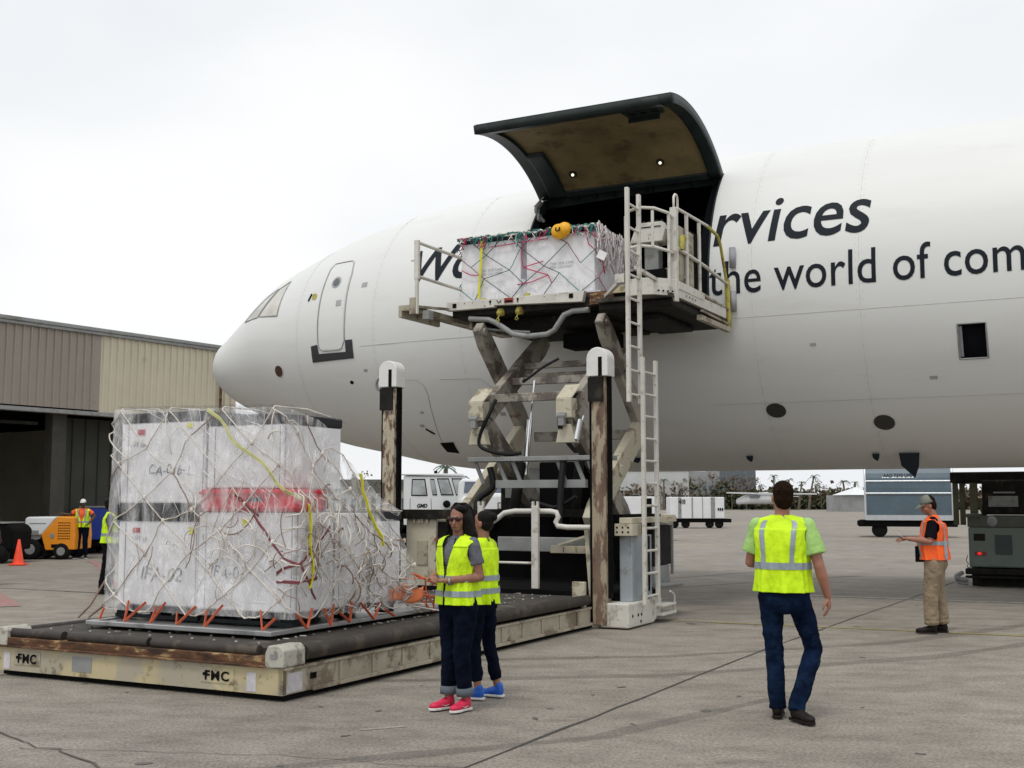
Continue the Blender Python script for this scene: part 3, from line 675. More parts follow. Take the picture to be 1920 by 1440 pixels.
m=LB()
for p_,z_ in((14.9,.17),(15.02,.17),(15.0,.08),(14.7,.17)): m.disc((-5.80,p_,z_),(1,0,0),.022,12,0,.004)
m.parts('bolt_hole',M_dark,q)
m=LB(); m.box((-5.98,15.6,.10),(-5.70,16.15,.14)); m.box((-5.98,15.6,.22),(-5.70,16.15,.25)); m.tube([(-5.72,16.12,.14),(-5.72,16.12,.36),(-5.72,15.95,.42)],.015,6); m.build('boarding_step',M_lwhite,ld,bevel=.006)
m=LB(); m.box((-6.4,16.1,.75),(-6.02,16.85,1.33)); m.build('engine_box',M_grime,ld,bevel=.02); m=LB(); m.box((-6.4,16.15,.42),(-6.03,16.8,.745)); m.build('engine_panel',M_lgrey,ld,bevel=.01)
m=LB(); m.box((-6.05,16.1,1.335),(-6.0,16.9,1.36)); m.box((-6.04,16.86,.6),(-6.0,16.9,1.33)); m.tube([(-6.0,16.1,.47),(-5.95,17.05,.45)],.04,8); m.build('engine_guard',M_lgrey,ld)
m=LB(); m.lathe([(.001,0),(.3,0),(.42,.05),(.42,.3),(.3,.34),(.001,.34)],(-7.4,17.4,.42),(1,0,0),24); m.build('wheel',M_tyre,ld)
# scissors
def arm(s,a,b,w_=.10,h=.30,m_=None,ext=.1):
    m=LB(); m.beam((s,)+a,(s,)+b,w_,h,(1,0,0),ext=ext)
    # up vector along s: swap so that depth h lies in the p-z plane
    return m
def garm(s,a,b,h=.34,w_=.14,mt=M_lwhite,taper=.75):
    a=Vector((s,)+a);b=Vector((s,)+b);d=(b-a).normalized();n=Vector((0,-d.z,d.y)); L_=(b-a).length
    pr=[a-d*.12-n*h*.3,a-d*.12+n*h*.3,a+d*.15+n*h/2,b-d*.15+n*h/2,b+d*.12+n*h*.3,b+d*.12-n*h*.3,b-d*.15-n*h/2,a+d*.15-n*h/2]
    m=LB(); m.prism([q-Vector((w_/2,0,0)) for q in pr],(w_,0,0)); m.disc(a+Vector((w_/2,0,0)),(1,0,0),.07,14,0,.03); m.disc(b+Vector((w_/2,0,0)),(1,0,0),.07,14,0,.03)
    mid=(a+b)/2; m.disc(mid+Vector((w_/2,0,0)),(1,0,0),.09,14,0,.03)
    return m.build('scissor_arm',mt,ld,bevel=.012)
M_arm=mat('scissor_arm_grimy_cream',(.34,.315,.265),.6,0,.15,2,dirt=((.08,.062,.05),.48,2.2,.85),dirt2=(RUST,.6,4,.8),bump=.15)
for so,si in((-9.15,-8.80),(-7.0,-7.3)):
    garm(so,(16.6,4.42),(18.15,2.98),mt=M_arm); garm(si,(18.2,4.4),(16.05,3.0),mt=M_arm)
    garm(so,(18.15,2.9),(16.1,1.42),h=.38,mt=M_cream); garm(si,(16.05,2.92),(18.2,1.4),mt=M_arm)
    s=si
    m=LB(); m.box((s-.16,15.86,2.92),(s+.10,16.08,3.22)); m.prism([(s-.16,15.86,3.22),(s+.10,15.86,3.22),(s+.10,16.2,3.45),(s-.16,16.2,3.45)],(0,.05,.0)); q=m.build('joint_head',M_cream,ld,bevel=.02)
    m=LB(); m.box((s-.10,15.80,2.80),(s+.0,15.88,3.0)); m.disc((s-.12,15.84,2.95),(1,0,0),.05,12,0,.14); m.build('clevis',M_lgrey,q,bevel=.008)
    m=LB(); m.prism([(s-.18,15.9,2.55),(s+.14,15.9,2.55),(s+.06,15.9,2.83),(s-.12,15.9,2.83)],(0,.16,0)); m.build('joint_foot',M_cream,q,bevel=.01)
def tie(s0,s1,p,z,h=.10,w_=.10,mt=M_arm,name='cross_tie'):
    m=LB(); m.box((s0,p-w_/2,z-h/2),(s1,p+w_/2,z+h/2)); return m.build(name,mt,ld,bevel=.008)
tie(-8.8,-7.2,16.35,3.30,.13,.08); tie(-8.8,-7.3,16.95,3.62,.12,.08); tie(-8.8,-7.3,17.4,3.92,.10,.08)
tie(-8.9,-6.9,18.1,2.78,.16,.1,M_arm); tie(-8.8,-7.2,17.3,3.75,.06,.06)
tie(-8.95,-6.6,16.0,2.32,.07,.35,M_lgrey,'cross_shelf')
m=LB()
for s in(-8.85,-8.45,-8.2,-7.45,-7.15,-6.95): m.beam((s,15.9,2.28),(s+.12,15.95,1.95),.06,.03,(0,1,0))
m.box((-8.5,15.9,1.88),(-7.0,16.0,2.0)); m.parts('shelf_bracket',M_lgrey,ld,bevel=.005)
tie(-9.2,-6.9,16.2,1.5,.12,.12,M_grime)
for s,pz in((-8.32,((16.9,3.62),(16.75,2.1))),(-7.06,((16.0,2.95),(15.95,2.6)))):
    (pa,za),(pb,zb)=pz
    m=LB(); m.tube([(s,pa,za),(s-.05,(pa+pb)/2,(za+zb)/2)],.022,10); m.tube([(s-.05+.0,(pa+pb)/2,(za+zb)/2+.12),(s-.1,pb,zb)],.048,14); m.build('lift_ram',M_chrome,ld)
m=LB(); m.tube([(-8.42,16.6,2.3),(-8.5,16.5,1.4)],.085,12); m.build('ram_housing',M_grime,ld); m=LB(); m.tube([(-7.4,16.6,2.3),(-7.45,16.5,1.35)],.075,12); m.build('ram_housing',M_grime,ld)
rr=random.Random(9)
def hose(pts,r=.022,name='hydraulic_hose'):
    P=[Vector(q) for q in pts]; Q=[]
    for i in range(len(P)-1):
        a=P[max(i-1,0)];b=P[i];c=P[i+1];d=P[min(i+2,len(P)-1)]
        for k in range(6):
            t=k/6; Q.append(.5*((2*b)+(c-a)*t+(2*a-5*b+4*c-d)*t*t+(3*b-a-3*c+d)*t**3))
    Q.append(P[-1]); m=LB(); m.tube(Q,r,7); return m.build(name,M_black,ld)
hose([(-8.55,16.0,3.25),(-8.62,15.9,3.0),(-8.75,15.9,2.75),(-8.78,15.9,2.55),(-8.6,15.9,2.45),(-8.35,16,2.40),(-8.15,16.1,2.42)],.03)
hose([(-8.3,16.5,3.6),(-8.2,16.3,3.55),(-7.95,16.4,3.75),(-7.7,16.5,3.9)],.022)
for k in range(4): hose([(-7.2-.02*k,16.1,3.3),(-7.32-.02*k,15.95,3.1),(-7.38-.02*k,15.9,2.85),(-7.3-.02*k,15.95,2.6),(-7.15-.02*k,16,2.4)],.014)
hose([(-7.35,15.9,2.3),(-7.35,15.8,1.9),(-7.33,15.7,1.4),(-7.3,15.6,1.3)],.05); hose([(-8.6,15.9,2.2),(-8.55,15.9,1.9),(-8.75,15.8,1.7),(-8.72,15.7,1.4)],.05)
hose([(-7.9,15.9,1.7),(-7.6,15.8,1.62),(-7.4,15.8,1.6),(-7.1,15.8,1.75)],.03)
m=LB(); m.box((-8.2,16.8,1.45),(-7.4,17.2,2.3)); m.build('pump_box',M_dark,ld,bevel=.03); m=LB(); m.box((-8.1,17.5,4.2),(-7.2,18.0,4.45)); m.build('valve_box',M_dark,ld,bevel=.03)
# bridge platform
ZB=4.94
m=LB(); m.box((-9.70,16.62,4.70),(-6.5,18.95,4.86)); m.box((-9.1,17.1,4.50),(-7.0,18.7,4.70)); m.box((-9.35,16.7,4.56),(-9.2,18.9,4.70)); m.box((-7.1,16.7,4.56),(-6.95,18.9,4.70)); m.build('bridge_underframe',M_grime,ld,bevel=.02)
m=LB(); m.box((-9.70,16.62,4.862),(-6.5,18.95,4.93)); m.build('bridge_deck',M_deck,ld)
m=LB(); m.prism([(-9.74,16.5,4.80),(-8.85,16.5,4.80),(-8.85,16.5,4.83),(-7.3,16.5,4.77),(-7.26,16.5,4.94),(-9.74,16.5,4.94)],(0,.11,0)); bb=m.build('bridge_front_beam',M_lwhite,ld,bevel=.005)
for s in(-9.62,-7.52):
    m=LB(); m.box((s,16.490,4.84),(s+.07,16.498,4.91)); m.build('black_square_mark',M_dark,bb)
m=LB(); m.box((-8.66,16.488,4.85),(-8.50,16.497,4.93)); m.build('warning_label',mat('label_red_brown',(.30,.03,.02),.5),bb)
m=LB(); m.box((-8.645,16.484,4.86),(-8.515,16.487,4.89)); m.build('label_text_band',M_dark,bb)
for s in(-8.92,-8.42):
    m=LB(); m.disc((s,16.499,4.895),(0,-1,0),.02,10,0,.004); m.box((s-.006,16.49,4.845),(s+.008,16.497,4.885)); m.build('keyhole_mark',M_dark,bb)
m=LB(); m.beam((-8.80,16.494,4.91),(-8.76,16.494,4.86),.006,.02,(0,1,0)); m.beam((-8.76,16.494,4.86),(-8.72,16.494,4.90),.006,.014,(0,1,0)); m.build('arrow_mark',M_dark,bb)
for s in(-9.4,-9.25,-9.05,-7.95,-7.75):
    m=LB(); m.disc((s,16.499,4.9),(0,-1,0),.008,8,0,.003); m.parts('bolt_hole',M_dark,bb)
for s in(-8.78,-8.44):
    m=LB(); m.lathe([(.001,-.06),(.06,-.05),(.075,0),(.05,.06),(.001,.07)],(s,16.6,4.72),(0,0,1),12); m.tube([(s,16.56,4.67),(s,16.5,4.62),(s-.03,16.5,4.58),(s,16.5,4.56),(s+.03,16.5,4.58),(s,16.5,4.62)],.009,6); m.build('yellow_lock_knob',M_yel,ld)
for s,z in((-9.1,4.93),(-8.3,4.95)):
    m=LB(); m.lathe([(.001,-.03),(.05,-.02),(.05,.04),(.001,.06)],(s,16.6,z),(0,0,1),10); m.build('side_guide_knob',M_yel,ld)
m=LB(); m.tube([(-9.36,16.6,4.66),(-9.0,16.6,4.62),(-8.87,16.6,4.56),(-8.55,16.6,4.35),(-8.3,16.6,4.30),(-7.95,16.6,4.31),(-7.82,16.6,4.37),(-7.65,16.6,4.60),(-7.5,16.6,4.65),(-7.22,16.6,4.65)],.045,12); m.build('hydraulic_pipe',M_lgrey,ld)
m=LB(); m.tube([(-9.2,16.7,4.5),(-8.8,16.7,4.44),(-8.3,16.7,4.38)],.02,8); m.build('thin_pipe',M_lgrey,ld)
# left walkway with rail
m=LB(); m.box((-9.98,15.42,4.66),(-9.76,18.9,4.75)); m.box((-9.98,15.42,4.56),(-9.92,16.6,4.66)); m.beam((-9.72,15.42,4.72),(-9.72,16.6,4.84),.06,.04); m.box((-9.78,15.42,4.60),(-9.66,15.50,4.86)); m.build('left_walkway',M_creamd,ld,bevel=.004)
m=LB(); m.box((-9.62,15.55,4.52),(-9.50,15.7,4.66)); m.build('work_lamp',M_lgrey,ld,bevel=.01)
m=LB()
for p_ in(15.45,17.2): m.box((-9.685,p_-.025,4.6),(-9.635,p_+.025,5.76))
for z in(5.20,5.74): m.tube([(-9.66,15.45,z),(-9.66,17.2,z)],.028,8)
m.box((-9.70,15.42,5.15),(-9.62,15.48,5.77)); m.box((-9.76,15.42,5.44),(-9.68,15.46,5.46)); m.build('left_guard_rail',M_lwhite,ld,bevel=.004)
# right side station
m=LB(); m.box((-7.2,16.56,4.72),(-6.78,16.72,4.92)); m.build('rusty_bracket',M_rust,ld,bevel=.008)
m=LB(); m.box((-6.80,16.52,4.86),(-6.52,16.62,4.97)); m.build('yellowed_block',M_yellow_cream,ld,bevel=.006)
m=LB(ST)
pth=[(-6.50,16.62),(-6.30,16.58),(-6.12,16.64),(-5.98,16.80),(-5.90,17.0),(-5.88,19.3)]
for (a,b),(c,d) in zip(pth[:-1],pth[1:]): m.beam((a,b,4.90),(c,d,4.90),.05,.16,ext=.01)
for (a,b),(c,d) in zip(pth[:-2],pth[1:-1]): m.beam((a,b,5.02),(c,d,5.02),.045,.10,ext=.008)
m.beam((-5.88,17.0,5.0),(-5.88,18.2,5.0),.045,.12); m.build('station_fascia',M_lwhite,ld,bevel=.006)
m=LB(ST)
for k in range(4): m.disc((-6.06+k*.05,16.66+k*.06,4.88),(.7,-1,0),.014,8,0,.012); 
for k in range(4): m.disc((-5.852,17.3+k*.14,4.88),(1,0,0),.016,8,0,.004)
m.parts('bolt_hole',M_dark,ld)
m=LB(ST)
def rl(pts,r=.024): m.tube(pts,r,8)
rl([(-6.60,16.75,6.02),(-6.5,16.62,6.10),(-6.3,16.57,6.12),(-6.1,16.62,6.10),(-5.95,16.80,6.05),(-5.92,16.95,6.0)])
rl([(-6.60,16.75,5.50),(-6.5,16.62,5.54),(-6.3,16.57,5.55),(-6.1,16.62,5.52),(-5.95,16.80,5.48),(-5.92,16.95,5.46)])
for q in((-6.6,16.75),(-6.12,16.6),(-5.95,16.82)): rl([q+(4.95 if q[0]>-6 else 5.52,),q+(6.06,)])
m.build('front_guard_rail',M_lwhite,ld)
m=LB(ST); m.box((-5.97,16.92,4.75),(-5.87,17.02,6.16)); m.build('corner_post',M_lwhite,ld,bevel=.006)
m=LB(ST); rl([(-5.92,16.97,6.16),(-5.92,16.97,6.33),(-5.92,17.03,6.38),(-5.92,17.10,6.38),(-5.92,17.14,6.33),(-5.92,17.14,6.12)],.018); m.build('grab_loop',M_lwhite,ld)
m=LB(ST)
rl([(-5.89,17.0,6.16),(-5.89,18.45,6.20)]);
rl([(-5.89,17.0,5.56),(-5.89,18.3,5.52),(-5.89,19.6,5.42)],.028)
for p_ in(17.45,18.05): rl([(-5.89,p_,4.95),(-5.89,p_,6.16)],.03)
rl([(-6.3,17.45,5.2),(-5.89,17.45,5.2)]); m.build('side_guard_rail',M_lwhite,ld)
m=LB(ST); rl([(-5.89,18.45,6.20),(-5.89,19.0,6.15),(-5.89,19.15,6.05),(-5.89,19.45,5.5)],.026); rl([(-5.89,19.5,5.5),(-5.89,19.55,4.70)],.045); m.build('end_post',M_yel,ld)
m=LB(ST); rl([(-5.89,18.0,5.05),(-5.89,19.5,5.0)],.03); rl([(-5.89,18.1,4.78),(-5.89,19.5,4.76)],.022); m.box((-5.93,18.0,4.62),(-5.85,19.55,4.70)); m.build('toe_rail',M_creamd,ld)
for z in(5.72,4.98):
    m=LB(ST); m.lathe([(.025,0),(.055,0),(.055,.34),(.025,.34)],(-5.82,19.60,z-.0),(0,.0,1),16); m.build('bumper_pad',M_bump,ld)
m=LB(ST); m.prism([(-6.62,16.95,5.68),(-6.10,16.95,5.68),(-6.05,16.95,5.86),(-6.10,16.95,5.98),(-6.50,16.95,5.98)],(0,.35,0)); q=m.build('control_console',M_lwhite,ld,bevel=.01)
m=LB(ST); m.box((-6.48,16.940,5.90),(-6.12,16.946,5.915)); m.build('console_slot',M_dark,q)
m=LB(ST); m.box((-6.42,17.05,4.95),(-6.2,17.25,5.68)); m.build('console_stand',M_lgrey,ld,bevel=.01)
m=LB(ST); m.box((-5.99,17.1,4.95),(-5.93,17.9,5.95)); m.box((-6.5,17.6,4.95),(-6.0,18.0,5.4)); m.build('station_panel',M_creamd,ld,bevel=.01)
m=LB(ST); m.box((-6.02,17.6,5.0),(-5.96,18.15,6.0)); m.box((-6.6,16.9,4.94),(-6.05,17.0,5.25)); m.build('station_screen',M_dark,ld)
m=LB(ST); m.tube([(-5.86,17.1,5.55),(-5.84,17.12,5.75),(-5.84,17.18,5.72)],.05,8); m.build('horn',M_yel,ld)
rr=random.Random(11); m=LB(ST)
for k in range(9):
    a=Vector((-6.5+rr.uniform(0,.4),17.1,5.95)); m.tube([a,a+Vector((rr.uniform(-.1,.1),.1,.1)),a+Vector((rr.uniform(-.2,.2),.2,rr.uniform(-.05,.12)))],.02,6)
m.build('cable_bundle',M_black,ld)
m=LB(); m.box((-6.9,16.2,4.54),(-5.72,18.85,4.66)); m.box((-6.7,16.7,4.44),(-6.1,18.3,4.54)); m.build('station_underframe',M_grime,ld,bevel=.03)
m=LB(); m.box((-6.9,16.1,4.662),(-5.7,18.9,4.72)); m.build('station_deck',M_deck,ld)
# ladders (rails along p at s=-5.75)
def ladder(p0,z0,z1,s,name,n,dp=.43):
    m=LB()
    m.box((s-.025,p0,z0),(s+.025,p0+.07,z1)); m.box((s-.025,p0+dp,z0),(s+.025,p0+dp+.07,z1-.0)); q=m.build(name,M_lwhite,ld,bevel=.006)
    m=LB()
    for k in range(n): z=z0+(z1-z0)*(k+.35)/n; m.tube([(s,p0+.05,z),(s,p0+dp+.02,z)],.018,8)
    m.parts('rung',M_lwhite,q)
ladder(14.56,3.0,5.93,-5.78,'upper_ladder',9); ladder(14.92,.30,3.64,-5.72,'lower_ladder',11,.50)
m=LB(); m.beam((-5.86,14.6,4.68),(-6.9,16.5,4.82),.05,.05); m.box((-5.95,14.55,4.62),(-5.82,14.7,4.74)); m.beam((-5.82,15.0,4.9),(-5.95,16.9,4.9),.05,.05); m.build('ladder_bracket',M_lwhite,ld)
# ---------------- cargo on the lower deck ----------------
def crate(name,label,a,b,group,lid=0,mt=M_crate,seam=True,cat='crate'):
    base=((a[0]+b[0])/2,(a[1]+b[1])/2,a[2]); t=thing(name,label,cat,spz=base,group=group)
    m=MB(); m.box(a,(b[0],b[1],b[2]-lid)); m.build('crate_body',mt,t,bevel=.018)
    if lid: m=MB(); m.box((a[0]-.012,a[1]-.015,b[2]-lid),(b[0]+.012,b[1]+.012,b[2])); m.build('crate_lid',M_lid,t,bevel=.02)
    if seam:
        m=MB()
        for s in(a[0]+.10,b[0]-.02): m.box((s-.004,a[1]-.004,a[2]+.02),(s+.004,a[1]-.0005,b[2]-lid-.02))
        m.box((b[0]+.0005,a[1]+.05,a[2]+.02),(b[0]+.004,a[1]+.058,b[2]-lid-.02)); m.build('corner_seam',M_crateE,t)
    return t
def hand(t,s,p,z,txt,width,h,m=M_marker,name='handwriting',shear=.2):
    text_obj(txt,1,lambda x,y:Vector((s+x,p,z+y+.012*math.sin(x*30))),m,t,name,bold=-.012,shear=shear,width=width,height=h)
def lab(t,a,b,m,name='label'): q=MB(); q.box(a,b); return q.build(name,m,t)
M_lred=mat('label_red',(.45,.04,.06),.6); M_lyel=mat('label_yellow',(.70,.68,.05),.6); M_lblue=mat('label_blue_grey',(.35,.42,.52),.6)
Gc='white crates stacked on the loader deck'
p=thing('cargo_sheet','flat aluminium pallet sheet lying on the lower loader deck','pallet',spz=(-8,10.2,.47))
m=MB(); m.box((-9.2,8.65,.462),(-6.95,11.85,.482)); m.build('sheet',M_alu,p)
m=MB(); m.box((-9.24,8.61,.455),(-6.91,8.68,.50)); m.box((-6.98,8.68,.455),(-6.91,11.88,.50)); m.box((-9.24,8.68,.455),(-9.17,11.88,.50)); m.box((-9.17,11.81,.455),(-6.98,11.88,.50)); m.build('edge_rail',M_alu,p,bevel=.006)
for s0,s1,l in((-9.24,-8.14,'black plastic pallet under the left lower crate'),(-8.10,-6.98,'black plastic pallet under the right lower crates')):
    t=thing('plastic_pallet',l,'pallet',spz=((s0+s1)/2,9.9,.505),group='black pallets under the crates')
    m=MB(); m.box((s0,9.0,.58),(s1,10.8,.62)); m.build('pallet_top',M_blackpl,t,bevel=.006)
    m=MB()
    for f in(0,.42,.86):
        for q in(9.02,9.85,10.62): m.box((s0+f*(s1-s0),q,.505),(s0+(f+.13)*(s1-s0),q+.15,.58))
    m.box((s0,9.0,.505),(s1,9.03,.54)); m.parts('pallet_foot',M_blackpl,t)
A=crate('cargo_crate','white crate at lower left of the netted stack, under the black band',(-9.28,9.05,.622),(-8.20,10.6,1.48),Gc)
lab(A,(-9.08,9.044,1.36),(-8.98,9.0485,1.41),M_lred); lab(A,(-8.32,9.044,1.35),(-8.24,9.0485,1.42),M_lyel); hand(A,-8.95,9.044,.88,'IFA-02',.55,.13)
hand(A,-9.08,9.044,1.28,'LOT 98',.2,.04,name='stencil',shear=0)
B=crate('cargo_crate','white crate with yellow sticker at the near corner of the stack, below the red box',(-8.17,9.02,.622),(-6.99,9.66,1.575),Gc)
lab(B,(-7.62,9.014,1.45),(-7.53,9.0185,1.51),M_lyel); hand(B,-8.0,9.014,.93,'IFA-07',.45,.12)
Cc=crate('cargo_crate','white crate in the middle of the right side of the stack, lower tier',(-8.10,9.70,.622),(-6.99,10.26,1.56),Gc)
Dc=crate('cargo_crate','white crate at the far right of the stack with a dark lid',(-8.10,10.30,.622),(-6.97,10.85,1.575),Gc,lid=.10)
lab(B,(-6.986,9.2,1.35),(-6.982,9.35,1.45),M_lblue)
t=thing('crate_collar','black band between the lower and upper crates on the left','crate',spz=(-8.7,9.8,1.485))
m=MB(); m.box((-9.30,9.03,1.485),(-8.18,10.6,1.655)); m.build('collar_panel',M_blackpl,t,bevel=.015)
m=MB()
for k in range(4): m.box((-9.15+k*.25,9.022,1.53),(-9.03+k*.25,9.029,1.61))
m.parts('collar_slot',M_lid,t)
t=thing('red_crate','red box lying between the lower and upper white crates','crate',spz=(-7.5,9.3,1.58))
m=MB(); m.box((-8.14,9.0,1.58),(-6.98,9.5,1.80)); m.build('crate_body',M_red,t,bevel=.02)
m=MB(); m.box((-8.15,8.985,1.75),(-6.97,9.51,1.775)); m.box((-8.15,8.985,1.61),(-6.97,9.51,1.625)); m.build('crate_rib',M_red,t,bevel=.005)
m=MB(); m.box((-7.55,8.995,1.68),(-7.35,8.998,1.72)); m.build('crate_catch',M_lid,t)
E1=crate('cargo_crate','tall white crate with red label at the upper left of the stack',(-9.26,9.03,1.66),(-8.12,10.3,2.59),Gc,lid=.10)
lab(E1,(-9.04,9.024,2.36),(-8.93,9.0285,2.42),M_lred); lab(E1,(-8.36,9.024,2.42),(-8.28,9.0285,2.47),M_lyel)
hand(E1,-8.86,9.024,1.95,'CA-016-1',.55,.10); hand(E1,-9.13,9.024,2.24,'LOT 98',.2,.045,name='stencil',shear=0)
for k in range(4): hand(E1,-9.12,9.024,1.82-k*.05,'lorem'[:5].replace('lorem','- - - -'),.2,.006,M_print,'fine_print',0)
F1=crate('cargo_crate','white crate with dark lid at the upper right of the stack above the red box',(-8.09,9.03,1.805),(-7.16,10.0,2.53),Gc,lid=.10)
# envelope used by wrap and net: follows the crate outlines
def env(u,v,o=0):
    # u 0..1 around the stack (left side, front, right side); v 0 (bottom) .. 1 (top)
    L1,L2,L3=1.6,2.4,2.0; T=L1+L2+L3; d=u*T
    if d<L1:   a=d/L1; b=Vector((-9.29-o,10.9-1.98*a,.50)); t=Vector((-9.275-o,10.6-1.65*a,2.61)); 
    elif d<L1+L2: a=(d-L1)/L2; b=Vector((-9.29-o+a*2.35+2*o*a,8.90-o,.50)); t=Vector((-9.275-o+a*(2.18+2*o),8.95-o,2.61-.05*a))
    else:
        a=(d-L1-L2)/L3; b=Vector((-6.92+o,8.92+1.98*a,.50)); 
        if a<.5: t=Vector((-7.10+o,8.97+1.1*a*1.0,2.57-.2*a))
        else: q=(a-.5)/.5; t=Vector((-7.10+o+.12*q,9.52+.4*math.sqrt(q)*1.0+.95*q*q*.9,2.47-.90*q))
    k=b.lerp(t,v)
    # belly: lower tier sticks out on the right
    if d>=L1+L2:
        a=(d-L1-L2)/L3; k.x+= .13*math.sin(math.pi*min(v*1.15,1))*(1 if v<.6 else .5)
    return k
def wrap_mat():
    m=bpy.data.materials.new('plastic_film'); m.use_nodes=True; nt=m.node_tree;N=nt.nodes;L=nt.links;b=N['Principled BSDF']
    tc=N.new('ShaderNodeTexCoord'); n=N.new('ShaderNodeTexNoise'); n.inputs['Scale'].default_value=2.6; n.inputs['Detail'].default_value=8; n.inputs['Roughness'].default_value=.55; n.inputs['Distortion'].default_value=2.2
    mp=N.new('ShaderNodeMapping'); mp.inputs['Scale'].default_value=(1.3,1.3,.4); mp.inputs['Rotation'].default_value=(.5,.45,0)
    L.new(tc.outputs['Object'],mp.inputs[0]); L.new(mp.outputs[0],n.inputs['Vector'])
    r=N.new('ShaderNodeValToRGB'); r.color_ramp.elements[0].position=.35; r.color_ramp.elements[0].color=(.05,.05,.05,1); r.color_ramp.elements[1].position=.66; r.color_ramp.elements[1].color=(.52,.52,.52,1)  # milky streaks in the alpha also stand in for highlights on the wrinkles
    L.new(n.outputs[0],r.inputs[0]); L.new(r.outputs[0],b.inputs['Alpha'])
    b.inputs['Base Color'].default_value=(.92,.92,.93,1); b.inputs['Roughness'].default_value=.22
    n2=N.new('ShaderNodeTexNoise'); n2.inputs['Scale'].default_value=7; n2.inputs['Detail'].default_value=5; n2.inputs['Distortion'].default_value=2.2; L.new(mp.outputs[0],n2.inputs['Vector'])
    bp=N.new('ShaderNodeBump'); bp.inputs['Strength'].default_value=.9; bp.inputs['Distance'].default_value=.05; L.new(n2.outputs[0],bp.inputs['Height']); L.new(bp.outputs[0],b.inputs['Normal'])
    return m
M_film=wrap_mat()
def wfn(u,v):
    k=env(u,.04+.97*v,.0); q=k*3.1
    a=noise.noise(q)*.06+noise.noise(q*2.7)*.03+abs(noise.noise(Vector((q.x*1.2+q.z*1.5,q.y*1.2,q.z*.6))*2.5))*.03
    c=Vector((-8.1,10.0,k.z)); d=(k-c); d.z=0; d.normalize()
    k+=d*(.012+max(a,-.010)*min(1,.25+max(0,(u-.28)*2.2))); 
    return k
wp=MB(); wp.grid(wfn,150,56)
def topfn(u,v):
    a=env(1.6/6+.002+u*.398*1.0,1.02); b=env(1.6/6+u*.398,1.02)+Vector((0,1.15,-.06 if u<.45 else -.12)); k=a.lerp(b,v); k.z+=.012*noise.noise(k*6)+.01; return k
wp.grid(topfn,50,16)
wo=wp.build('plastic_wrap',M_film,spz=(-8,10,.5)); tag(wo,'translucent plastic film wrapped round the crate stack on the lower deck','wrap')
fm=MB(); rf=random.Random(4)
for k in range(150):   # thin pale fold ridges proud of the film, drawn as its sharp glints
    u=rf.uniform(.27,.99) if k%3 else rf.gauss(.62,.04); v=rf.uniform(.05,.95); an=rf.gauss(2.0,.5) if u<.72 else rf.gauss(1.1,.5); L_=rf.uniform(.15,.6); tn=rf.uniform(-.06,.06); P=[];uu,vv=u,v
    for t in range(9):
        q=wfn(min(max(uu,0),.999),min(max(vv,0),1)); d=q-Vector((-8.1,10,q.z)); P.append(q+d.normalized()*.006); uu+=L_/8*math.cos(an)/6; vv+=L_/8*math.sin(an)/2.1; an+=tn
    fm.tube(P,.003,4,cap=False,rs=[.001+.0045*math.sin(math.pi*t/8)*rf.uniform(.5,1) for t in range(9)])
fo=fm.build('film_fold_glints',mat('film_fold_glint',(.85,.85,.87),.25,0,.02,alpha=.55),wo); fo['kind']='stuff'
# cargo net
rr=random.Random(21)
def sag(a,b,r,mb,mi=0,amt=.0,n=4,wig=0):
    P=[]
    for k in range(n+1):
        t=k/n; q=a.lerp(b,t); q.z-=amt*math.sin(math.pi*t)
        if 0<k<n and wig: q+=Vector((rr.uniform(-wig,wig),rr.uniform(-wig,wig)*.4,rr.uniform(-wig,wig)))
        P.append(q)
    mb.tube(P,r,5,mi,cap=False)
def enf(u,v): 
    k=wfn(min(max(u,0),1),min(max((v-.04)/.97,0),1.0)); c=Vector((-8.1,10.0,k.z)); d=k-c; d.z=0; return k+d.normalized()*.018
net=MB(); NU,NV=17,7; nodes={}
for i in range(NU+1):
    for j in range(NV+1):
        if (i+j)%2: continue
        nodes[i,j]=(min(max(i/NU+rr.uniform(-.012,.012),0),1),min(max(j/NV+(rr.uniform(-.05,.05) if 0<j<NV else 0),0),1))
def path(n1,n2,r,mi,k=5):
    (u1,v1),(u2,v2)=n1,n2; P=[enf(u1+(u2-u1)*t/k,v1+(v2-v1)*t/k)+Vector((0,0,rr.uniform(-.01,.01))) for t in range(k+1)]; net.tube(P,r,5,mi,cap=False)
for (i,j) in nodes:
    for di in(-1,1):
        if (i+di,j+1) in nodes and rr.random()<.9:
            mi=0
            if rr.random()<.09: mi=2
            path(nodes[i,j],nodes[i+di,j+1],.0062 if j>2 else .0078,mi)
for (i,j) in nodes:
    if j==NV: # over the top
        u=nodes[i,j][0]; a=enf(u,1); 
        if 1.6/6<u<.68: net.tube([a,a+Vector((0,.03,.03)),a+Vector((.03,.5,.03)),a+Vector((-.04,1.0,-.02))],.008,5,0,cap=False)
    if 0<j<NV and rr.random()<.8: q=enf(*nodes[i,j]); net.ell(q,(.02,.02,.03),n=6,m=4)
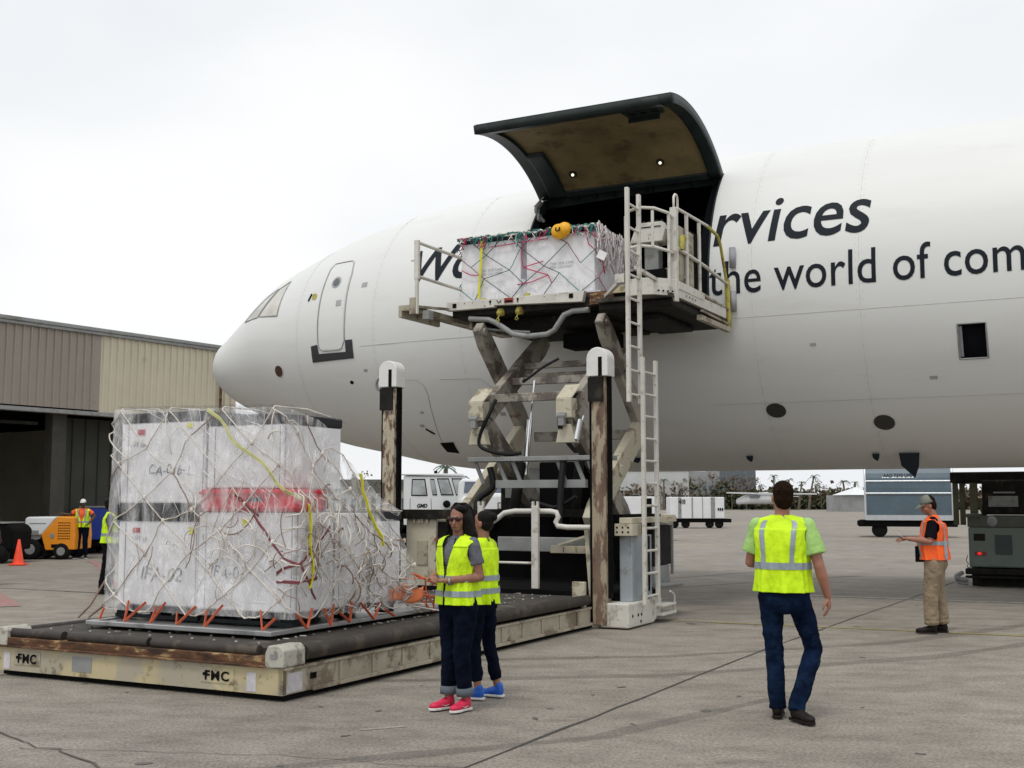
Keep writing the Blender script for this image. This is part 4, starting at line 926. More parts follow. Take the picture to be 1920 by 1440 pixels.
# slack tangles, thickest low on the near corner and right side
for k in range(185):
    if k<120: u=min(max(rr.gauss(.80,.09),.5),.995); v=min(max(rr.gauss(.25,.14),.03),.55)
    elif k<160: u=rr.uniform(.45,.75); v=rr.uniform(.2,.5)
    else: u=rr.uniform(.3,.98); v=rr.uniform(.1,.95)
    a=enf(u,v); L_=rr.uniform(.15,.55); an=rr.gauss(1.2,.7); P=[]
    uu,vv=u,v; tn=rr.uniform(-.32,.32); bl=rr.random()*.07
    for t in range(10): 
        q=enf(uu,vv); d=(q-Vector((-8.1,10,q.z))).normalized(); P.append(q+d*bl*math.sin(math.pi*t/9)); uu+=L_/9*math.cos(an)/6; vv+=L_/9*math.sin(an)/2.1; an+=tn+rr.uniform(-.1,.1)
    net.tube(P,.005 if k%4 else .0075,5,rr.choice((0,0,0,0,2)),cap=False)
# two long maroon ropes
for (u1,v1,u2,v2) in((.60,.50,.72,.12),(.645,.24,.76,.46),(.61,.50,.56,.60),(.645,.2,.72,.22)):
    for o in(0,.006): path((u1,v1+o),(u2,v2+o),.0085,3,10)
for k in range(12):
    u=.285+k*.058; a=enf(u,.03)
    b=Vector(((a.x),a.y,.49)); 
    for dd_ in(-1,1):
        if rr.random()<.75:
            tp_=enf(min(u+dd_*rr.uniform(.008,.026),.99),rr.uniform(.045,.10)); b2=b+Vector((0,-.13,0)) if u<.67 else b+Vector((.05,0,0)); net.beam(tp_,b2,.028,.006,(0,1,0) if u>.67 else (1,0,0),1)
net.tube([Vector((-9.34,8.95,.62)),Vector((-9.5,8.9,.5)),Vector((-9.4,8.8,.49))],.012,5,2); net.tube([Vector((-9.30,8.93,.9)),Vector((-9.44,8.85,.62)),Vector((-9.5,8.75,.5))],.012,5,2)
for k in range(9):
    a=Vector((-6.95,10.9+rr.uniform(-.1,.3),.52+rr.uniform(0,.35))); net.tube([a,a+Vector((rr.uniform(0,.2),rr.uniform(.1,.3),-rr.uniform(0,.2))),a+Vector((rr.uniform(-.1,.3),rr.uniform(.3,.7),-.02-rr.random()*.03+0.5-a.z+.0))],.010,5,1 if k%2 else 0)
net.tube([Vector((-6.92,11.0,.9)),Vector((-6.8,11.4,.75)),Vector((-6.75,11.9,.52))],.016,5,1)
no=net.build('cargo_net',[M_netw,M_neto,M_netb,M_netr],spz=(-8,10,.5),fixn=False); tag(no,'tangled off white and brown rope net with orange hooks over the lower stack','net')
def strap(P,w_,name,label,m=M_ytape,spz=(-8,10,.5)):
    mb=MB()
    for a,b in zip(P[:-1],P[1:]):
        a=Vector(a);b=Vector(b); mb.beam(a,b,w_,.006,(-.5,-1,.1),ext=.004)
    o=mb.build(name,m,spz=spz); tag(o,label,'strap'); return o
strap([enf(.50+.19*t/10+.008*math.sin(t*1.3),1.0-.42*t/10)+Vector((.01,-.02+.01*math.sin(t),0)) for t in range(11)],.035,'yellow_strap','pale yellow strap running diagonally across the wrapped upper crate',M_ytapep)
strap([enf(.70+.004*math.sin(t),.56-.38*t/10)+Vector((.02,-.02,0)) for t in range(11)],.05,'yellow_strap','bright yellow strap hanging down the near corner below the red box')
strap([enf(.925,.99-.5*t/8)+Vector((.03,-.01,0)) for t in range(9)],.05,'yellow_strap','yellow strap down the far right crate beside the mast')
# orange cloth at far right base
mb=MB(); mb.grid(lambda u,v: Vector((-6.9+.12*u+.03*math.sin(u*9),10.55+.45*u,.62+.16*v+.03*math.sin(u*7+v*5))),14,8); tag(mb.build('orange_rag',mat('orange_fabric',(.72,.20,.07),.7),spz=(-6.9,10.7,.6),solid=.01),'orange cloth tucked at the far right foot of the stack','cloth')

# ---------------- cargo on the bridge ----------------
Gb='white crates on the raised bridge'
t=thing('cargo_sheet','aluminium sheet under the raised white crates','pallet',spz=(-8.4,17.5,4.935)); m=MB(); m.box((-9.72,16.66,4.935),(-7.05,18.9,4.96)); m.build('sheet',M_alu,t)
ca=crate('cargo_crate','raised white crate on the left of the bridge, crossed by a yellow strap',(-9.64,16.82,4.975),(-8.50,18.6,6.03),Gb,lid=.07,seam=False)
cb=crate('cargo_crate','raised white crate on the right of the bridge, under the amber tensioner',(-8.44,16.82,4.975),(-7.22,18.6,6.03),Gb,lid=.07,seam=False)
t=thing('corner_post','grey upright between the two raised crates','post',spz=(-8.47,16.85,4.98)); m=MB(); m.box((-8.52,16.80,4.975),(-8.42,16.86,6.0)); m.build('post',M_bump,t,bevel=.006)
for q,s0 in((ca,-9.28),(cb,-8.0)):
    for l,z in(('THIS SIDE CARE',5.46),('FOR DELIVERY',5.40)): text_obj(l,1,lambda x,y,s0=s0,z=z:Vector((s0+x,16.815,z+y)),M_print,q,'printing',bold=-.005,width=.42,height=.042)
# film skirt and net
def env2(u,v,o=.03):
    L1,L2,L3=1.8,2.5,1.85; d=u*(L1+L2+L3); z=4.97+1.08*v
    if d<L1: k=Vector((-9.66-o,18.6-1.8*d/L1,z))
    elif d<L1+L2: a=(d-L1)/L2; k=Vector((-9.66-o+a*(2.46+2*o),16.80-o,z))
    else: a=(d-L1-L2)/L3; k=Vector((-7.20+o,16.8-o+1.85*a,z-(.08*a if v>.5 else 0)))
    n=noise.noise(k*4)*.02+.012; 
    if d<L1: k.x-=n
    elif d<L1+L2: k.y-=n
    else: k.x+=n
    return k
mb=MB(); mb.grid(lambda u,v: env2(u,-.01+.30*v*(.55+.45*math.sin(u*23)**2),.015),120,8); mb.grid(lambda u,v: env2(.70+.30*u,v,.015),40,16)
wo=mb.build('plastic_wrap',M_film,spz=(-8.4,17.4,4.97)); tag(wo,'loose plastic film round the foot and side of the raised crates','wrap')
net=MB(); rr=random.Random(33); NU,NV=18,4; nodes={}
for i in range(NU+1):
    for j in range(NV+1):
        if (i+j)%2==0: nodes[i,j]=(min(max(i/NU+rr.uniform(-.015,.015),0),1),min(max(j/NV+(rr.uniform(-.09,.09) if 0<j<NV else 0),0),1))
def path2(n1,n2,r,mi,k=4): net.tube([env2(n1[0]+(n2[0]-n1[0])*t/k,n1[1]+(n2[1]-n1[1])*t/k) for t in range(k+1)],r,5,mi,cap=False)
for (i,j) in nodes:
    for di in(-1,1):
        if (i+di,j+1) in nodes and rr.random()<.82:
            u=(nodes[i,j][0]); 
            mi=(4 if rr.random()<.35 else 3 if rr.random()<.3 else 1) if u>.70 else (2 if rr.random()<.5 else 0 if rr.random()<.5 else 1 if rr.random()<.3 else 3)
            path2(nodes[i,j],nodes[i+di,j+1],.0068,mi)
for P in([(0.395,.82),(0.492,.84),(0.563,.85)],[(0.492,.84),(0.487,.62),(0.493,.45),(0.550,.52)],[(0.493,.45),(0.565,.30),(0.575,.18)],[(0.475,.2),(0.517,.22),(0.565,.30)],[(0.667,.97),(0.680,.70),(0.726,.45)],[(0.667,.95),(0.726,.65),(0.751,.3)],[(0.307,.5),(0.333,.42),(0.358,.4)]):
    for a,b in zip(P[:-1],P[1:]): path2(a,b,.009,1)
for k in range(60): # top fringe
    u=rr.uniform(.295,.70); P=[env2(u+rr.uniform(-.004,.004)*t,1.0-.06*t*rr.random()) + Vector((0,-.01*t,0)) for t in range(5)]; net.tube(P,.008,5,rr.choice((0,0,5,2,1)),cap=False)
for k in range(3):
    P=[env2(.293+.406*t/60,.97+rr.uniform(-.02,.03))+Vector((0,-.0,.01)) for t in range(61)]; net.tube(P,.018,5,(0,2,5)[k],cap=False)
for k in range(110): # pale fringe receding
    u=rr.uniform(.705,.995); P=[env2(u,1.02)]; 
    for t in range(4): P.append(env2(min(u+rr.uniform(-.02,.02),1),1.0-.11*(t+1)*rr.random()*1.5)+Vector((.03*rr.random(),0,0)))
    net.tube(P,.008,5,rr.choice((4,4,5)),cap=False)
for k in range(14):
    u=rr.uniform(.70,1); net.tube([env2(u,1.0),env2(u,1.0)+Vector((0,.02,.07*rr.random())),env2(min(u+.02,1),.98)],.009,5,5,cap=False)
no=net.build('cargo_net',[M_nett,M_netp,M_netd,M_netr,M_neth,M_netw],spz=(-8.4,17.4,4.97),fixn=False); tag(no,'teal and crimson cord net over the raised white crates','net')
strap([(-9.22,16.76,6.04),(-9.23,16.745,5.7),(-9.25,16.745,5.3),(-9.27,16.745,5.02)],.06,'yellow_strap','yellow strap down the front of the raised left crate',spz=(-9.2,16.8,5))
mb=MB(); mb.ell((-7.78,16.74,5.98),(.16,.09,.13),n=14,m=9); mb.ell((-7.70,16.72,6.0),(.12,.09,.12)); t=thing('tensioner','amber tensioner bag hanging on the top edge of the raised crates','tensioner',spz=(-7.78,16.74,5.85))
mb.build('bag',M_amber,t,remesh=.015,smooth_it=2,disp=.02)
mb=MB(); mb.tube([(-7.80,16.62,6.02),(-7.80,16.615,5.97),(-7.77,16.61,5.955),(-7.74,16.615,5.97),(-7.74,16.62,6.02)],.012,6); mb.build('buckle',M_dark,t)
mb=MB(); mb.box((-7.13,16.70,5.45),(-6.98,16.72,5.58),M=Matrix.Translation((-7.05,16.7,5.5))@Matrix.Rotation(.5,4,'Y')@Matrix.Translation((7.05,-16.7,-5.5))); tag(mb.build('paper_tag',M_paper,spz=(-7.05,16.7,5.5)),'white paper tag caught in the net of the raised crates','tag')
# ---------------- people ----------------
def sup(a,n=2.4):
    c,s=math.cos(a),math.sin(a); return math.copysign(abs(c)**(2/n),c),math.copysign(abs(s)**(2/n),s)
def person(label,loc,face,H,P):
    """local axes: +Y is where the chest points, +X is the person's right... (left arm has x<0)"""
    h=math.atan2(-face[0],face[1]); k=H/1.75
    t=thing('person',label,'person',(loc[0],loc[1],.012),h); t.scale=(k,k,k)
    g=P.get
    skin,build_=P['skin'],g('w',1.0); lean=Vector(g('lean',(0,0,0)))
    def T(v):  # torso lean
        v=Vector(v); f=max(0,(v.z-.95)/.5); return v+Vector((lean.x*f,lean.y*f,0))
    hipw=.095*build_
    hips={-1:Vector((-hipw,0,.90)),1:Vector((hipw,0,.90))}
    legs=P['legs'] # {side:(knee,ankle,toe)}
    arms=P['arms'] # {side:(elbow,wrist,finger dir,palm side normal,curl)}
    hd=Matrix.Rotation(g('yaw',0),4,'Z')@Matrix.Rotation(g('pitch',0),4,'X')
    neck=T((0,0,1.50)); 
    def Hd(v): v=Vector(v)-Vector((0,.0,1.50)); return neck+hd@v
    b=MB(); HM=hd.to_3x3()
    # head
    b.ell(Hd((0,-.012,1.655)),(.072,.092,.098),HM); b.ell(Hd((0,.028,1.60)),(.056,.062,.075),HM); b.ell(Hd((0,.048,1.555)),(.034,.036,.03),HM)
    b.cap(Hd((0,.09,1.635)),.008,Hd((0,.106,1.60)),.014,8); b.ell(Hd((0,.085,1.572)),(.024,.012,.008),HM); b.ell(Hd((0,.074,1.655)),(.05,.018,.012),HM)
    for s in(-1,1): b.ell(Hd((s*.074,-.005,1.625)),(.009,.018,.03),HM)
    for s in(-1,1): b.ell(Hd((s*.042,.055,1.605)),(.02,.022,.02),HM)
    b.cap(neck+Vector((0,-.015,-.04)),.058,Hd((0,-.012,1.60)),.053); 
    # torso core
    b.ell(T((0,0,1.28)),(.15*build_,.09*build_,.20)); b.ell(T((0,0,1.0)),(.13*build_,.09*build_,.14)); 
    for s in(-1,1):
        sh=T((s*.175*g('sw',1),-.005,1.415)); b.cap(T((s*.06,-.005,1.42)),.045,sh+Vector((0,0,-.012)),.045)
        el,wr,fd,pn,curl=arms[s]; el=Vector(el);wr=Vector(wr);fd=Vector(fd).normalized();pn=Vector(pn)
        b.cap(sh,.050*build_,el,.037*build_); b.cap(el,.038*build_,el.lerp(wr,.35),.040*build_); b.cap(el.lerp(wr,.35),.040*build_,wr,.025)
        pn=(pn-fd*pn.dot(fd)).normalized(); sd=fd.cross(pn).normalized()
        pc=wr+fd*.05; Mx=Matrix((sd,pn,fd)).transposed(); b.ell(pc,(.036,.015,.048),Mx,12,8)
        ths=P.get('thumb',{}).get(s,1)
        for i,(o,ln) in enumerate(((-.027,.062),(-.009,.075),(.009,.070),(.026,.056))):
            p0=wr+fd*.085+sd*o; c=curl+.12*i; q=p0; d=fd.copy(); 
            for sgl in(.42,.32,.26):
                d=(d*math.cos(c)+pn*math.sin(c)).normalized() if c else d; e=q+d*ln*sgl; b.cap(q,.0092,e,.0082,7); q=e
                nn=(pn-d*pn.dot(d)); pn2=nn.normalized() if nn.length>.01 else pn; c=curl*.9
        th0=wr+fd*.03-sd*.03*ths; th1=th0+(fd*.6-sd*.7*ths+pn*.35).normalized()*.038; th2=th1+(fd*.9-sd*.15*ths+pn*.35).normalized()*.032
        b.cap(th0,.014,th1,.0105,8); b.cap(th1,.0105,th2,.009,8)
        kn,an,toe=[Vector(q) for q in legs[s]]
        b.cap(hips[s],.075*build_,kn,.05); b.cap(kn,.05,an,.034); b.cap(an,.034,an+Vector((0,0,-.03)),.035)
    body=b.build('body',skin,t,remesh=.0065,smooth_it=3)
    # shirt
    m=MB(); SL=P['shirt_fit']
    m.ell(T((0,-.005,1.30)),(.165*build_*SL,.112*build_*SL,.17),n=24,m=14); m.ell(T((0,0,1.12)),(.148*build_*SL,.108*build_*SL,.20),n=24,m=14); m.ell(T((0,0,1.0)),(.152*build_*SL,.112*build_*SL,.12),n=24,m=14)
    m.cap(T((-.10,-.01,1.425)),.062,T((.10,-.01,1.425)),.062); m.cap(T((-.16,-.01,1.405)),.056,T((.16,-.01,1.405)),.056); m.lathe([(.001,-.06),(.085,-.06),(.066,.035),(.001,.035)],T((0,-.012,1.455)),(0,-.05,1),18)
    if g('belly'): m.ell((0,.05,1.08),(.14,.11,.16))
    for s in(-1,1):
        sh=T((s*.175*g('sw',1),-.005,1.415)); el=Vector(arms[s][0]); m.cap(sh,.062*build_,sh.lerp(el,.3),.064*build_); m.cap(sh.lerp(el,.2),.064*build_,sh.lerp(el,P['sleeve']),P.get('cuff',.066)*build_,18,flat=True)
    m.build('shirt',P['shirt'],t,remesh=.009,smooth_it=2,disp=.022)
    # trousers
    m=MB(); tf=P['trouser_fit']
    m.ell((0,-.01,.97),(.158*build_*tf,.118*build_*tf,.12),n=20); m.ell((0,-.035,.88),(.155*build_*tf,.115*build_*tf,.12),n=20)
    if g('belly'): m.ell((0,.04,.98),(.14,.10,.09))
    for s in(-1,1):
        kn,an,toe=[Vector(q) for q in legs[s]]; r0,r1,r2=P['leg_r']
        m.cap(hips[s]+Vector((0,-.01,.0)),r0*build_,kn,r1,18); m.cap(kn,r1,an.lerp(kn,.35),(r1+r2)/2*1.03,18); m.cap(an.lerp(kn,.4),(r1+r2)/2*1.03,an.lerp(kn,P.get('hem',.06)),r2,18,flat=True)
        if g('break_'): m.lathe([(r2*.95,0),(r2*1.12,.02),(r2,.05),(r2*1.1,.08),(r2,.1)],an.lerp(kn,.07),kn-an,16)
    m.build('trousers',P['trousers'],t,remesh=.009,smooth_it=2,disp=.03)
    if g('rolled'):
        for s in(-1,1):
            kn,an,toe=[Vector(q) for q in legs[s]]; m=MB(); r2=P['leg_r'][2]+.014
            m.lathe([(r2-.008,0),(r2,0),(r2+.003,.03),(r2,.07),(r2-.008,.07)],an.lerp(kn,.10),kn-an,18); m.build('rolled_cuff',P['rolled'],t)
    # shoes
    for s in(-1,1):
        kn,an,toe=[Vector(q) for q in legs[s]]; f=toe-an; f.z=0; f.normalize(); x=Vector((f.y,-f.x,0)); ht=min(an.z-.085,.08); R3=Matrix((x,f,Vector((0,0,1)))).transposed()
        tilt=Matrix.Rotation(0,3,'X'); bz=an.z-.085
        m=MB(); c=Vector((an.x,an.y,0))
        def S(a,l,z): return c+x*a+f*l+Vector((0,0,z+bz*max(0,(.12-l)/.16)))
        m.ell(S(0,-.015,.055),(.038,.048,.055),R3); m.cap(S(0,.0,.06),.045,S(0,.09,.042),.038,12); m.ell(S(0,.125,.035),(.044,.075,.033),R3); m.cap(S(0,-.02,.06),.04,an.lerp(kn,P.get('shoe_h',.10)-.08) if P.get('shoe_h') else S(0,-.01,.10),.042,12)
        sh=m.build('shoe',P['shoe'],t,remesh=.008,smooth_it=2)
        m=MB(); pr=[(-.038,-.05),(-.03,-.065),(.03,-.065),(.038,-.05),(.036,.05),(.048,.11),(.042,.16),(.02,.195),(-.015,.198),(-.04,.165),(-.046,.11),(-.034,.05)]
        m.prism([S(a,l,.0) for a,l in pr],(0,0,.02)); m.build('sole',P['sole'],sh,bevel=.004)
        if g('swoosh'):
            for q in(-1,1):
                m=MB(); m.prism([S(q*.047,.02,.045),S(q*.047,.06,.03),S(q*.05,.11,.05),S(q*.048,.06,.038)],x*q*.004); m.build('shoe_mark',M_sole,sh)
    # hair
    hh=g('hairstyle','short'); m=MB()
    if hh!='none':
        m.ell(Hd((0,-.032,1.680)),(.080,.090,.084),HM); m.ell(Hd((0,-.045,1.63)),(.076,.072,.075),HM)
        if hh=='long':
            m.ell(Hd((-.008,-.045,1.692)),(.094,.098,.085),HM); m.ell(Hd((-.058,-.045,1.64)),(.060,.075,.10),HM); m.ell(Hd((-.03,.015,1.725)),(.06,.05,.035),HM)
            m.cap(Hd((-.075,-.01,1.64)),.052,Hd((-.105,-.02,1.50)),.062); m.cap(Hd((-.105,-.02,1.50)),.062,Hd((-.10,-.03,1.37)),.035)
            m.cap(Hd((.055,-.05,1.66)),.035,Hd((.065,-.06,1.50)),.035); m.cap(Hd((.065,-.06,1.5)),.035,Hd((.06,-.07,1.42)),.022)
            m.cap(Hd((-.02,-.07,1.62)),.07,Hd((-.03,-.09,1.42)),.06)
        if hh=='bun': m.ell(Hd((0,-.115,1.70)),(.042,.04,.042),HM); 
        if hh=='short': m.ell(Hd((0,-.05,1.60)),(.066,.055,.06),HM)
        if hh=='long':
            ms=MB(); rs_=random.Random(8)
            for k_ in range(90):
                sx=-1 if k_%3 else 1; a_=rs_.uniform(-.9,.5); x0=sx*rs_.uniform(.02,.085); y0=-.045+.085*a_
                P_=[Vector((x0*.5,y0*.7,1.775)),Vector((x0,y0,1.735)),Vector((x0*1.15+sx*.012,y0-.01,1.66)),Vector((sx*rs_.uniform(.075,.13),y0*.8-.02+rs_.uniform(-.02,.02),1.56)),Vector((sx*rs_.uniform(.07,.14),y0*.8-.03+rs_.uniform(-.03,.03),1.47)),Vector((sx*rs_.uniform(.06,.13),-.06+rs_.uniform(-.04,.05),1.37+rs_.uniform(-.04,.06)))]
                ms.tube([Hd(q) for q in P_],.0045,5,cap=False,rs=[.006,.006,.0055,.005,.004,.002])
            so_=ms.build('hair_strands',P['hair'],t); so_['kind']='stuff'
        m.build('hair',P['hair'],t,remesh=.008,smooth_it=2,disp=.012 if hh!='short' else .005)
    if g('cap_'):
        m=MB(); m.lathe([(.001,.098),(.04,.09),(.07,.06),(.086,.02),(.09,-.01),(.084,-.01),(.001,.05)],Hd((0,-.012,1.675)),HM@Vector((0,-.08,1)),24); q=m.build('cap',P['cap_'],t,remesh=0)
        m=MB(); n=10; pr=[Hd((.075*math.cos(a),.055+.115*math.sin(a),1.672-.02*math.sin(a))) for a in [math.pi*i/n for i in range(n+1)]]; m.prism(pr,HM@Vector((0,0,.007))); m.build('cap_peak',P.get('peak',P['cap_']),q)
    if g('glasses'):
        m=MB()
        for s in(-1,1): m.ell(Hd((s*.034,.088,1.642)),(.034,.012,.022),HM)
        m.tube([Hd((-.02,.098,1.648)),Hd((.02,.098,1.648))],.005,6); q=m.build('sunglasses',M_lens,t)
        m=MB()
        for s in(-1,1): m.tube([Hd((s*.064,.078,1.648)),Hd((s*.078,.03,1.648)),Hd((s*.079,-.01,1.64))],.004,6)
        m.build('temple',M_dark,q)
        m=MB(); m.ell(Hd((0,.094,1.573)),(.023,.008,.007),HM); m.build('lips',mat('lips_dark_rose',(.20,.05,.05),.45),t)
    # vest: parametric shell, open V in front
    V=g('vest')
    if V:
        zb,zt=V.get('hem',.92),1.502
        KZ=[.85,1.0,1.15,1.28,1.38,1.44,1.475,1.50]; bw=build_*V.get('fit',1)
        wc=V.get('waist',1.0); KX=[.190*bw,.182*bw*(.5+.5*wc),.180*bw*wc,.190*bw,.204*bw,.200*bw,.165,.085]; KY=[.150*bw,.140*bw,.135*bw,.132*bw,.118*bw,.098,.080,.068]
        def vs_(a,z,o=0):
            X=interp(KZ,KX,z)+o;Y=interp(KZ,KY,z)+o; c,s_=sup(a,2.3); fl=max(0,1.27-z)*.034
            w_=fl*math.sin(a*9+1.3)+fl*.6*math.sin(a*17+z*6)+.012*noise.noise(Vector((c*3+bw*7,s_*3,z*5)))+.005*noise.noise(Vector((c*8,s_*8,z*16)))
            q=T((0,0,z)); yo=-.008+(.012 if z>1.4 else 0)+(g('belly',0)*.03*max(0,1-abs(z-1.08)/.2) if s_>0 else 0)
            return Vector(((X+w_)*c+q.x,(Y+w_)*s_+q.y+yo,z))
        vopen=V.get('open',.35)
        def keepf(a,z):
            c,s_=sup(a,2.3); x=interp(KZ,KX,z)*c
            # V neck (front is s_>0)
            if s_>0:
                lim=.012+max(0,(z-V.get('vz',1.18)))*vopen
                if abs(x)<lim: return False
            y=interp(KZ,KY,z)*s_
            if abs(x)>.115 and ((z-1.345)/.095)**2+((y)/.082)**2<1: return False
            return True
        m=MB(); m.grid(lambda u,v: vs_(2*math.pi*u,zb+(zt-zb)*v),260,130,keep=lambda u,v: keepf(2*math.pi*u,zb+(zt-zb)*v)); vo=m.build('safety_vest',V['m'],t,solid=.006,weld=True)
        m=MB()
        for z0 in V['bands']: m.grid(lambda u,v: vs_(2*math.pi*u,z0+.05*v,.008),200,3,keep=lambda u,v: keepf(2*math.pi*u,z0+.05*v))
        for a0,a1,z0,z1 in V.get('vert',[]):
            for q in(0,1):
                for sg in(1,-1):
                    def ff(u,v): return vs_((a0+(a1-a0)*u)*1.0 if sg>0 else math.pi-(a0+(a1-a0)*u),z0+(z1-z0)*v,.0075)
                    if q==0: m.grid(ff,4,30)
                    else: m.grid(lambda u,v: (lambda w:w)(vs_(-(a0+(a1-a0)*u) if sg>0 else math.pi+(a0+(a1-a0)*u),z0+(z1-z0)*v,.0075)),4,30)
        m.build('reflective_band',M_refl,vo)
        if V.get('text'):
            tx,a0,z0,wd,hh_=V['text']; text_obj(tx,1,lambda x,y: vs_(a0+x/.17,z0+y,.009),M_navy,vo,'lettering',bold=.03,width=wd,height=hh_)
    return t,T,Hd
# woman in sunglasses; chest towards the left and the camera
vb=dict(m=M_viz,bands=(.97,1.10),vert=[],open=.26,vz=1.16,hem=.90,fit=1.04,waist=.93)
W1=person('woman in sunglasses, grey shirt, yellow vest and crimson shoes, arms folded at the waist',(-.44,9.68),(-.72,-.69),1.63,dict(
 skin=M_skin1,w=1.10,yaw=R_(28),pitch=R_(-2),legs={-1:((-.085,.03,.49),(-.08,-.02,.085),(-.12,.2,0)),1:((.085,.02,.49),(.085,.03,.085),(.11,.25,0))},
 arms={-1:((-.23,-.05,1.14),(-.06,.20,1.11),(.9,.25,.05),(0,-.3,-1),.35),1:((.235,.02,1.14),(.10,.22,1.13),(-.75,.4,.1),(0,-.2,-1),.4)},
 shirt=M_tshirt,shirt_fit=1.05,sleeve=.62,cuff=.062,trousers=M_jean,trouser_fit=1.08,leg_r=(.104,.074,.060),hem=.16,rolled=mat('cuff_faded_denim',(.10,.12,.14),.9),shoe=M_shoer,sole=M_sole,swoosh=1,hairstyle='long',hair=M_hair,glasses=1,vest=vb))
t,T,Hd=W1
m=MB(); m.box((-.10,.135,1.075),(-.055,.17,1.135)); m.lathe([(.030,0),(.034,0),(.034,.02),(.030,.02),(.030,0)],(-.085,.165,1.105),(.55,.8,0),16); m.build('wrist_watch',M_caster,t)
m=MB(); m.tube([(-.07,.09,1.47),(-.045,.13,1.3),(-.02,.15,1.16)],.005,5); m.build('lanyard',M_dark,t)
vb2=dict(m=M_viz,bands=(.98,1.10),open=.42,vz=1.12,hem=.88,fit=.98,waist=.92,text=('S&',-1.05,1.045,.07,.045))
person('woman with hair tied up, navy shirt, yellow vest and blue shoes, seen from behind',(-.26,10.24),(-.86,.50),1.58,dict(
 skin=M_skin1,w=.98,yaw=R_(12),pitch=0,legs={-1:((-.09,.03,.49),(-.10,-.02,.085),(-.13,.2,0)),1:((.10,-.02,.49),(.13,-.10,.085),(.12,.12,0))},
 arms={-1:((-.20,.02,1.13),(-.10,.22,1.10),(.8,.5,.1),(0,0,-1),.4),1:((.22,.02,1.14),(.10,.22,1.12),(-.8,.4,.1),(0,0,-1),.4)},
 shirt=M_navyc,shirt_fit=1.0,sleeve=.5,trousers=M_jean,trouser_fit=1.0,leg_r=(.092,.062,.05),hem=.2,shoe=M_shoeb,sole=M_sole,hairstyle='bun',hair=M_hair,vest=vb2))
vb3=dict(m=M_viz,bands=(1.10,),open=.3,vz=1.12,hem=.93,fit=1.03,vert=[(.98,1.16,1.11,1.462)])
person('tall man seen from behind in yellow vest, lime polo and jeans',(2.13,9.30),(.50,.866),1.82,dict(
 skin=M_skin4,w=1.07,sw=1.08,yaw=R_(30),pitch=R_(2),legs={-1:((-.095,.03,.49),(-.07,0,.085),(-.12,.2,0)),1:((.17,.16,.50),(.10,-.08,.085),(.26,-.20,0))},
 arms={-1:((-.265,.02,1.14),(-.20,.22,1.12),(.1,.9,.2),(1,0,-.3),.3),1:((.275,-.02,1.13),(.315,.05,.90),(.05,.14,-1),(-1,.1,-.1),.35)},
 shirt=M_lime,shirt_fit=1.05,sleeve=.72,cuff=.076,trousers=M_jean2,trouser_fit=.93,leg_r=(.088,.066,.062),hem=-.05,shoe=M_boot,sole=M_boot,shoe_h=.15,hairstyle='short',hair=M_hair2,vest=vb3))
vb4=dict(m=M_vizo,bands=(1.12,),open=.3,vz=1.10,hem=.93,fit=1.12,vert=[(.80,.98,.94,1.462)])
t,T,Hd=person('man in orange vest, black polo, khaki trousers and cap reading a paper',(5.42,15.23),(-.93,.36),1.74,dict(
 skin=M_skin4,w=1.12,sw=1.05,belly=1,yaw=R_(22),pitch=R_(-24),legs={-1:((-.10,.05,.49),(-.11,.05,.085),(-.12,.25,0)),1:((.11,-.03,.49),(.12,-.08,.085),(.14,.12,0))},
 arms={-1:((-.25,.03,1.17),(-.20,.30,1.20),(.1,.95,.05),(0,.0,-1),.25),1:((.25,.03,1.17),(.16,.30,1.18),(-.2,.95,.05),(0,0,-1),.3)},
 shirt=M_blackc,shirt_fit=1.08,sleeve=.85,cuff=.07,trousers=M_khaki,trouser_fit=1.08,leg_r=(.115,.09,.085),hem=.05,break_=1,shoe=M_boot,sole=M_boot,hairstyle='short',hair=M_hair2,cap_=M_cap,vest=vb4))
m=MB(); m.prism([(-.24,.36,1.215),(-.02,.38,1.215),(-.03,.53,1.34),(-.25,.51,1.35)],(0,0,.004)); 
q=m.build('paper_sheet',M_paper,None,base=(0,0,0)); q.matrix_world=t.matrix_basis.copy(); tag(q,'white sheet of paper held by the man in the orange vest','paper')
m=MB(); m.box((-.13,.12,.90),(.05,.22,1.10)); m.tube([(-.12,.15,1.08),(-.1,.1,1.3)],.01,5); q=m.build('waist_pouch',M_blackc,None,base=(0,0,0),bevel=.03); q.matrix_world=t.matrix_basis.copy(); tag(q,'black pouch hanging at the front of the man in the orange vest','pouch')
vb5=dict(m=M_viz,bands=(1.06,),open=.4,vz=1.10,hem=.93,fit=1.02,vert=[(1.0,1.2,1.06,1.462)])
person('worker in orange shirt, yellow vest and white cap leaning on the orange tug',(-12.62,34.7),(.15,-.99),1.72,dict(
 skin=M_skin3,w=1.05,legs={-1:((-.10,.03,.49),(-.12,0,.085),(-.2,.2,0)),1:((.10,.03,.49),(.13,.0,.085),(.2,.2,0))},
 arms={-1:((-.36,.0,1.25),(-.20,.12,1.03),(.7,.2,-.3),(0,0,-1),.4),1:((.38,.02,1.30),(.62,.05,1.34),(.9,0,-.2),(0,0,-1),.2)},
 shirt=M_orangec,shirt_fit=1.05,sleeve=.6,trousers=M_jean,trouser_fit=1.0,leg_r=(.10,.075,.07),shoe=M_tyre,sole=M_sole,hairstyle='none',hair=M_hair,cap_=M_capwh,vest=vb5))
vb6=dict(m=M_viz,bands=(1.06,),open=.4,vz=1.10,hem=.93,fit=1.02)
